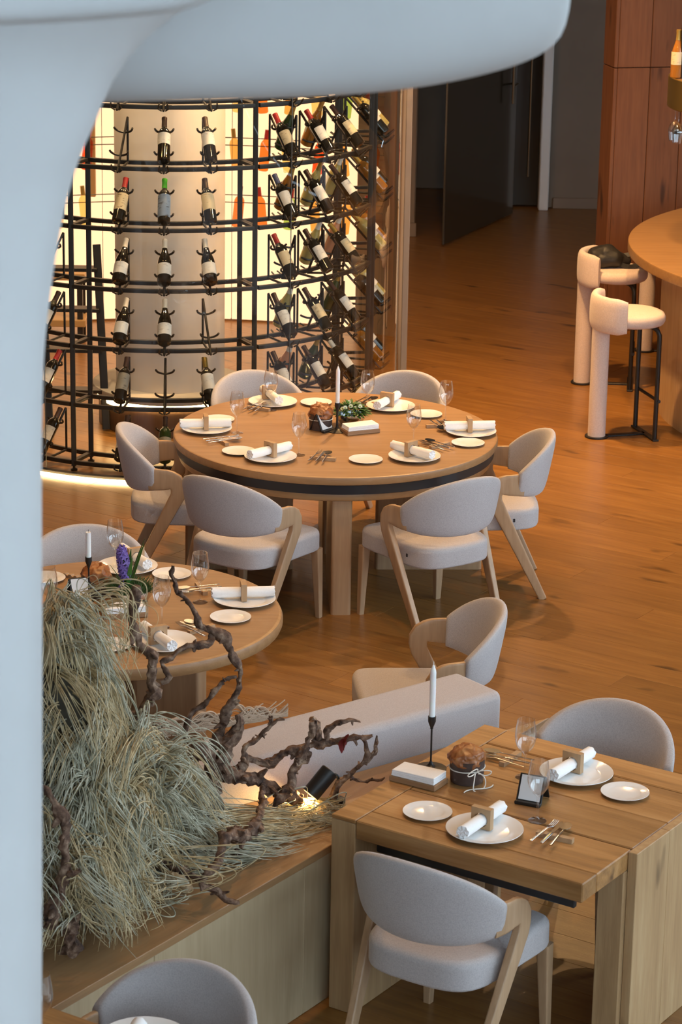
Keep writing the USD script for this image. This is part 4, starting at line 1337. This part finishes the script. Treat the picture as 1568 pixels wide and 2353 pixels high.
def branch(name, label, runs, extra=None):
    """runs: lists of (pixel x, pixel y, distance, radius) measured on the photograph; each run becomes one knotted limb."""
    t = thing(name, label, 'branch')
    for k, run in enumerate(runs):
        run = np.array(run, float)
        pts = np.array([CV(*q[:3]) for q in run])
        n = max(14, int(np.linalg.norm(np.diff(pts, axis=0), axis=1).sum() / .012))
        pth = smooth_path(pts, n)
        rr = np.interp(np.linspace(0, 1, n), np.linspace(0, 1, len(run)), run[:, 3])
        g_ = np.random.default_rng(100 + len(label) * 7 + k)
        nz = meshkit.noise(np.c_[np.arange(n) * .37, np.zeros(n), np.full(n, k + 3.0)], len(label))
        rr = rr * (.62 + .8 * nz)
        pth = pth + (meshkit.noise(np.c_[np.arange(n) * .3, np.full(n, 9.0 * k), np.zeros(n)][:, None, :] + np.arange(3)[None, :, None] * 21.7, 5) - .5) * .022
        ms = [tube(pth, rr, 10, jitter=.55, seed=k + len(label))]
        for q in range(max(4, n // 4)):                               # knots and stubs
            i = int(g_.integers(2, n - 2))
            d = g_.normal(size=3); d /= np.linalg.norm(d)
            s = rr[i]
            ms.append(tube([pth[i], pth[i] + d * s * 1.3, pth[i] + d * s * (1.7 + 1.2 * g_.random())], [s * .75, s * .55, s * .25], 7, jitter=.4, seed=q))
        lm = rough_up(cat(ms), .006, 75, k)
        lm.vertices[:, 2] = np.maximum(lm.vertices[:, 2], ZC + .002)
        part('limb', lm, M['bark'], t, 40)
    if extra:
        extra(t)
    return t


Y1 = 8.95
branch('vine_branch', 'dark knotted vine branch rising upright at the left, its cut top before the small table', [
    [(262, 1790, 8.42, .030), (290, 1690, 8.40, .026), (322, 1630, 8.38, .026), (347, 1590, 8.37, .026), (350, 1540, 8.37, .021), (345, 1505, 8.37, .018), (322, 1478, 8.37, .017), (308, 1450, 8.37, .014), (309, 1400, 8.38, .014), (312, 1345, 8.39, .016)]])
branch('vine_branch', 'arching vine branch reaching over the small round table, thin tip pointing up', [
    [(470, 1740, 8.95, .020), (500, 1700, 8.95, .018), (514, 1655, 8.95, .017), (521, 1636, 8.96, .016), (535, 1600, 8.97, .013), (548, 1560, 8.98, .012), (543, 1524, 8.98, .012), (529, 1490, 8.98, .013), (512, 1465, 8.98, .015), (488, 1450, 8.98, .018), (462, 1440, 8.98, .017), (454, 1415, 8.98, .013), (444, 1390, 8.99, .010), (422, 1374, 9.0, .0085), (400, 1350, 9.0, .0075), (397, 1325, 9.0, .009), (403, 1298, 9.0, .006)],
    [(492, 1456, 8.98, .010), (478, 1476, 8.95, .011), (445, 1485, 8.93, .012), (415, 1492, 8.9, .011), (395, 1512, 8.88, .009), (372, 1522, 8.87, .008), (384, 1545, 8.86, .008), (372, 1570, 8.85, .007)],
    [(545, 1555, 8.97, .007), (520, 1566, 8.96, .007), (504, 1578, 8.95, .010), (475, 1608, 8.93, .010), (452, 1634, 8.92, .010), (432, 1655, 8.9, .012), (428, 1695, 8.9, .014), (440, 1745, 8.9, .020)]])
branch('vine_branch', 'thick stump of vine wood with a flat cut end, amid the branch pile', [
    [(470, 1830, 8.9, .036), (490, 1785, 8.9, .032), (507, 1750, 8.9, .026), (522, 1712, 8.92, .021), (540, 1680, 8.93, .020), (545, 1640, 8.94, .017)],
    [(430, 1760, 8.9, .020), (455, 1720, 8.88, .026), (480, 1745, 8.88, .028), (492, 1785, 8.9, .030)],
    [(488, 1790, 8.9, .03), (530, 1782, 8.92, .026), (575, 1790, 8.95, .024), (610, 1805, 8.98, .022), (650, 1826, 9.0, .020), (690, 1838, 9.02, .016)]])
branch('vine_branch', 'slender forked twig standing before the bench, left of the long branch', [
    [(535, 1765, 8.95, .018), (555, 1765, 8.97, .016), (567, 1745, 8.98, .012), (563, 1715, 8.98, .009), (585, 1702, 8.99, .009), (608, 1680, 9.0, .009), (624, 1660, 9.0, .008), (648, 1652, 9.0, .005)],
    [(624, 1660, 9.0, .007), (623, 1645, 9.0, .005)]])


def leaf_on(t):
    for k, (px, py, y, rz) in enumerate(((790, 1697, 9.02, 20), (800, 1688, 9.02, 100))):
        m = leaf_mesh(.055, .016, .5, 6)
        m = turn(turn(m, -50, (1, 0, 0)), rz)
        part('dried_leaf', rough_up(move(m, CV(px, py, y)), .006, 60, k), M['red_leaf'], t, 60, label='crimson dried leaf')


branch('vine_branch', 'long twisted vine branch stretching right in front of the bench, with a crimson leaf', [
    [(560, 1745, 8.98, .017), (590, 1748, 9.0, .016), (622, 1752, 9.02, .015), (640, 1737, 9.02, .013), (675, 1722, 9.03, .014), (725, 1710, 9.05, .015), (774, 1702, 9.05, .013), (812, 1695, 9.06, .012), (842, 1692, 9.06, .010), (852, 1690, 9.06, .005)],
    [(728, 1706, 9.05, .013), (730, 1685, 9.05, .014), (720, 1650, 9.06, .010)],
    [(752, 1700, 9.05, .012), (762, 1675, 9.05, .012), (785, 1658, 9.05, .010), (822, 1660, 9.05, .004)],
    [(838, 1693, 9.06, .009), (842, 1715, 9.07, .009), (834, 1748, 9.08, .011), (815, 1770, 9.09, .012), (788, 1795, 9.1, .014), (771, 1818, 9.1, .015), (782, 1848, 9.1, .016)],
    [(868, 1690, 9.07, .004), (866, 1712, 9.07, .007), (850, 1740, 9.08, .008), (836, 1755, 9.08, .008)],
    [(800, 1785, 9.09, .009), (830, 1792, 9.09, .009), (862, 1794, 9.09, .008), (881, 1786, 9.09, .004)]], leaf_on)
branch('vine_branch', 'straight vine branch leaning diagonally in front of the black spotlight', [
    [(624, 1895, 8.9, .010), (632, 1866, 8.92, .013), (650, 1830, 8.95, .018), (667, 1806, 8.97, .022), (675, 1768, 9.0, .020), (690, 1730, 9.01, .016), (706, 1698, 9.02, .013), (718, 1655, 9.03, .012)],
    [(672, 1775, 9.0, .011), (692, 1755, 9.0, .010), (712, 1745, 9.0, .006)]])
branch('vine_branch', 'thick vine root sprawling over the counter edge in the foreground', [
    [(600, 1800, 8.95, .012), (605, 1825, 8.9, .014), (598, 1860, 8.74, .015), (582, 1895, 8.60, .016), (552, 1922, 8.44, .018), (518, 1930, 8.30, .020), (503, 1965, 8.24, .020), (482, 2000, 8.2, .020), (470, 2035, 8.18, .020), (498, 2052, 8.18, .016), (522, 2068, 8.18, .012), (548, 2072, 8.18, .006)],
    [(575, 1905, 8.7, .010), (540, 1950, 8.6, .014), (560, 1985, 8.62, .012), (590, 1990, 8.66, .008)],
    [(470, 2030, 8.28, .016), (440, 2010, 8.28, .014), (400, 1995, 8.3, .013), (350, 2000, 8.3, .012)]])
branch('vine_branch', 'bare vine branch at the left rim running down through the grass', [
    [(95, 1808, 7.80, .012), (112, 1822, 7.79, .014), (132, 1850, 7.78, .015), (146, 1885, 7.77, .014), (149, 1930, 7.76, .015), (144, 1980, 7.75, .016), (140, 2022, 7.74, .018), (130, 2060, 7.74, .022), (122, 2098, 7.74, .026), (112, 2125, 7.74, .026)],
    [(146, 2000, 7.75, .010), (168, 2008, 7.73, .008), (188, 1995, 7.73, .006)]])
branch('vine_branch', 'short dark vine stump lying on the counter at the lower left', [
    [(170, 2095, 7.80, .022), (168, 2130, 7.78, .024), (166, 2165, 7.76, .024), (165, 2198, 7.75, .020)]])
branch('vine_branch', 'vine limb emerging from the grass below the upright branch', [
    [(366, 1660, 8.78, .018), (352, 1685, 8.77, .014), (350, 1712, 8.75, .016), (338, 1742, 8.7, .016), (318, 1765, 8.62, .016), (295, 1790, 8.55, .014), (276, 1840, 8.42, .014), (280, 1900, 8.32, .013)],
    [(352, 1700, 8.76, .012), (320, 1690, 8.72, .016), (305, 1650, 8.7, .012)]])
pl_ = thing('peeled_branch', 'pale peeled piece of vine wood lying on the counter in front of the grass', 'branch')
pp = np.array([CV(*q) for q in ((365, 2022, 8.22), (385, 2012, 8.21), (410, 2018, 8.2), (425, 2035, 8.19), (432, 2052, 8.18))])
part('limb', rough_up(tube(smooth_path(pp, 26), np.interp(np.linspace(0, 1, 26), [0, .3, .6, 1], [.006, .016, .013, .017]), 9, jitter=.6, seed=4), .006, 60, 2), M['peel'], pl_, 60)

# thatch heap: a dark core with long fine blades over it
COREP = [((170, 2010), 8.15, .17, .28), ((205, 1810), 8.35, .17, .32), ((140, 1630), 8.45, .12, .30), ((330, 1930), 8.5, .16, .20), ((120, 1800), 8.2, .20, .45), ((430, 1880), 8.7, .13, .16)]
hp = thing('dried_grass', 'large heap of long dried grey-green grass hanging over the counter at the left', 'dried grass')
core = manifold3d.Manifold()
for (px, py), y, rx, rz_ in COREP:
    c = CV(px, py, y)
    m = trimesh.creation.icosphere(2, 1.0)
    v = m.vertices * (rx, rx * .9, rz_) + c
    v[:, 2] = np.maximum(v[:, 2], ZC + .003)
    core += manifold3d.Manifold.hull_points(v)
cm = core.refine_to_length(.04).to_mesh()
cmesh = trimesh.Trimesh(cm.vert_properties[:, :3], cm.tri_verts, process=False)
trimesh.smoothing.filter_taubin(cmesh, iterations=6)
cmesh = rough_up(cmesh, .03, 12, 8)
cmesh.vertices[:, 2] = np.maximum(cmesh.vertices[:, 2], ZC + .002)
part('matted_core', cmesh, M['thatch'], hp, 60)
gg = np.random.default_rng(21)
curves = {'green': [], 'straw': []}


def tuft(root, to, n, spread=.06, sag=.05, length=1.0, wild=.010, ny=.07, tone=None):
    """n blades from around the pixel root to around the pixel to, each (px, py, distance)."""
    a, b = CV(*root), CV(*to)
    ax = b - a
    tone = tone or ('green', 'straw')[int(root[1] < 1640 or root[1] > 1900 and root[0] < 260)]
    clump = 0
    for q in range(n):
        if clump == 0:                                     # strands lie together in locks
            clump = int(gg.integers(4, 15))
            co, ce = gg.normal(size=3) * (spread, ny, spread), gg.normal(size=3) * spread * .8
            cb = np.array([gg.normal() * wild * 3, -abs(gg.normal()) * .03, sag * (.5 + gg.random())])
            cl, ct_ = length * (.6 + .55 * gg.random()), tone if gg.random() < .62 else ('straw' if tone == 'green' else 'green')
        clump -= 1
        off = co + gg.normal(size=3) * .010
        e = ce + gg.normal(size=3) * spread * .42
        l = cl * (.8 + .35 * gg.random())
        k = np.linspace(0, 1, 7)[:, None]
        bow = cb + gg.normal(size=3) * wild * 1.2
        p = a + off + (ax * l + e) * k + bow * 4 * k * (1 - k) + np.cumsum(gg.normal(size=(7, 3)) * wild * .28, 0) * k
        p[:, 2] = np.maximum(p[:, 2], ZC + .004 + .02 * gg.random())
        curves[ct_].append(p)


tuft((140, 1415, 8.35), (105, 1610, 8.25), 300, .034, .02)
tuft((155, 1405, 8.35), (185, 1570, 8.22), 360, .03, .03)
tuft((165, 1405, 8.35), (250, 1530, 8.3), 130, .025, .05)
tuft((130, 1560, 8.3), (230, 1720, 8.1), 297, .05, .06)
tuft((95, 1545, 8.3), (170, 1700, 8.1), 186, .04, .03)
tuft((195, 1550, 8.3), (275, 1690, 8.25), 330, .03, .05)
tuft((150, 1650, 8.2), (110, 1790, 8.05), 260, .05, .04)
tuft((215, 1640, 8.3), (180, 1790, 8.05), 380, .05, .04)
tuft((270, 1690, 8.3), (190, 1830, 8.05), 260, .05, .06)
tuft((230, 1690, 8.35), (315, 1755, 8.3), 260, .035, .05)
tuft((330, 1740, 8.45), (210, 1800, 8.2), 198, .045, .04)
tuft((330, 1775, 8.5), (465, 1850, 8.55), 260, .04, .09)
tuft((345, 1760, 8.5), (420, 1770, 8.55), 99, .03, .05)
tuft((180, 1820, 8.1), (110, 1990, 7.95), 322, .07, .05)
tuft((200, 1830, 8.1), (260, 1960, 8.05), 384, .06, .08)
tuft((290, 1820, 8.25), (270, 1960, 8.15), 260, .05, .06)
tuft((330, 1850, 8.4), (410, 1960, 8.4), 260, .05, .06)
tuft((320, 1890, 8.4), (520, 1935, 8.6), 260, .03, .05)
tuft((420, 1910, 8.6), (690, 1905, 8.85), 204, .028, .035)
tuft((440, 1935, 8.6), (660, 1935, 8.8), 124, .022, .02)
tuft((130, 1930, 7.95), (200, 2080, 7.9), 322, .07, .06)
tuft((230, 1950, 8.05), (290, 2070, 8.05), 260, .06, .04)
tuft((150, 2010, 7.9), (110, 2100, 7.85), 161, .05, .02)
tuft((180, 2050, 7.88), (270, 2140, 7.85), 99, .03, .03)
tuft((180, 2080, 7.85), (130, 2150, 7.8), 60, .02, .02)
tuft((330, 1990, 8.25), (280, 2050, 8.1), 136, .05, .02, wild=.04)
tuft((600, 1920, 8.85), (740, 1930, 9.0), 74, .03, .02, wild=.03)
tuft((690, 1880, 8.98), (740, 1935, 8.95), 80, .025, .02, wild=.03)
tuft((190, 1400, 8.3), (300, 1480, 8.25), 40, .02, .07, wild=.03)
tuft((220, 1420, 8.3), (290, 1590, 8.25), 30, .02, .07, wild=.02)
tuft((200, 2040, 7.9), (320, 2110, 7.95), 30, .03, .04, wild=.03)
tuft((400, 2030, 8.2), (415, 2140, 8.1), 5, .01, .0)
for tone, cs in curves.items():
    bcv = UsdGeom.BasisCurves.Define(stage, path_of(hp) + '/' + numbered('blades', path_of(hp)))
    bcv.CreatePointsAttr(Vt.Vec3fArray.FromNumpy(np.vstack(cs).astype(np.float32)))
    bcv.CreateCurveVertexCountsAttr(Vt.IntArray([7] * len(cs)))
    bcv.CreateTypeAttr('linear')
    wd_ = np.tile(np.array([.0031, .0033, .0033, .0031, .0028, .0021, .0009]), len(cs)) * np.repeat(.7 + .8 * gg.random(len(cs)), 7)
    bcv.CreateWidthsAttr(Vt.FloatArray.FromNumpy(wd_.astype(np.float32)))
    bcv.SetWidthsInterpolation('vertex')
    UsdShade.MaterialBindingAPI.Apply(bcv.GetPrim()).Bind(M['grass_' + tone])
    tag(bcv.GetPrim(), kind='stuff')

# pale raffia strands along the bench top
rf = thing('raffia_strands', 'tangle of pale cream raffia strands lying along the bench top', 'raffia')
cv = []
for k in range(300):
    if k % 10 == 0:                                        # ten strands to a lock
        c0, c1 = gg.uniform(300, 560), gg.uniform(70, 180)
        ph_, am, fr, by = gg.random() * 6, gg.uniform(8, 36), gg.uniform(.04, .09), gg.normal() * 9 - 6
    x0 = c0 + gg.normal() * 8
    x1 = min(662, c0 + c1 + gg.normal() * 18)
    pts = []
    for u in np.linspace(0, 1, 14):
        px = x0 + (x1 - x0) * u
        base = np.interp(px, [300, 460, 560, 660], [1694, 1682, 1670, 1656]) + by + gg.normal() * 1.5
        lift = am * (.5 + .5 * math.sin(px * fr + ph_)) * math.sin(PI * min(1, u * 1.25)) + (22 * max(0, u - .8) * 5 * (k % 3 == 0) if x1 > 600 else 0)
        q_ = CV(px, base - lift, np.interp(px, [300, 660], [9.24, 9.54]) - .02 * (k % 7) / 7)
        q_[2] = max(q_[2], .769 + .004 * (k % 5))
        pts.append(q_)
    cv.append(smooth_path(pts, 28))
bc2 = UsdGeom.BasisCurves.Define(stage, path_of(rf) + '/strands')
bc2.CreatePointsAttr(Vt.Vec3fArray.FromNumpy(np.vstack(cv).astype(np.float32)))
bc2.CreateCurveVertexCountsAttr(Vt.IntArray([28] * len(cv)))
bc2.CreateTypeAttr('linear')
bc2.CreateWidthsAttr(Vt.FloatArray([.0048] * (28 * len(cv))))
bc2.SetWidthsInterpolation('vertex')
UsdShade.MaterialBindingAPI.Apply(bc2.GetPrim()).Bind(M['fleece'])
tag(bc2.GetPrim(), kind='stuff')

# spotlight on the counter
sp = CV(735, 1828, 9.08); sp[2] = ZC + .085
d = np.array([-.62, -.36, -.70]); d /= np.linalg.norm(d)
sl = thing('spotlight', 'small black spotlight shining on the branches from the counter', 'spotlight')
hd = lathe([(0, -.06), (.030, -.06), (.034, -.055), (.034, .055), (.031, .056), (.030, .04), (0, .04)], 32)
T = trimesh.geometry.align_vectors((0, 0, 1), d)
hd.apply_transform(T); hd = move(hd, sp)
part('housing', hd, M['black'], sl, 40)
ln_ = lathe([(0, .0405), (.029, .0405), (.029, .042), (0, .043)], 24); ln_.apply_transform(T)
part('lens', move(ln_, sp), M['lens'], sl, 40)
part('bracket', tube(smooth_path([sp + (.03, .03, .01), sp + (.06, .03, .02), sp + (.065, .03, -.04), (sp[0] + .06, sp[1] + .03, ZC + .01)], 16), .006, 8), M['black'], sl)
part('foot', move(lathe(disc_profile(.035, 0, .012, .002), 24), (sp[0] + .06, sp[1] + .03, ZC)), M['black'], sl)
lt = UsdLux.DiskLight.Define(stage, path_of(sl) + '/beam')
lt.CreateRadiusAttr(.028)
lt.CreateIntensityAttr(300.0)
lt.CreateColorAttr(Gf.Vec3f(1.0, .62, .22))
sa = UsdLux.ShapingAPI.Apply(lt.GetPrim()); sa.CreateShapingConeAngleAttr(32.0); sa.CreateShapingConeSoftnessAttr(.4)
o = sp + d * .047
z_ = -d; x_ = np.cross((0, 0, 1.0), z_); x_ /= np.linalg.norm(x_); y_ = np.cross(z_, x_)
lt.AddTransformOp().Set(matrix(x_, y_, z_, o))

# ceiling downlights over the room (their light is made here)
for k, (x, y, z, s, w) in enumerate(((.2, 14.6, 5.4, .85, 'large round table'), (-1.0, 11.6, 5.4, 1.2, 'small round table'), (1.7, 15.6, 4.6, 2.2, 'bar stools'), (.75, 16.5, 4.6, 4.6, 'floor beside the wine cellar'), (.8, 9.9, 5.4, 1.1, 'bench and square table'), (-2.6, 14.5, 5.4, .5, 'floor left of the large table'))):
    t = thing('ceiling_lamp', f'round warm ceiling lamp hanging above the {w}', 'lamp', (x, y, z))
    part('housing', lathe([(.09, 0), (.11, 0), (.11, .14), (0, .14), (0, .13), (.09, .13)], 32), M['black'], t, 40)
    part('rod', tube([(0, 0, .14), (0, 0, 7 - z)], .012, 8), M['black'], t)
    dl = UsdLux.DiskLight.Define(stage, path_of(t) + '/beam')
    dl.CreateRadiusAttr(.085)
    dl.CreateIntensityAttr(SPOT * s * 20)
    dl.CreateColorAttr(Gf.Vec3f(*WARM))
    dl.AddTranslateOp().Set(Gf.Vec3d(0, 0, .06))
    if z < 5:
        sa = UsdLux.ShapingAPI.Apply(dl.GetPrim()); sa.CreateShapingConeAngleAttr(27.0 if x < 1 else 34.0); sa.CreateShapingConeSoftnessAttr(.6)
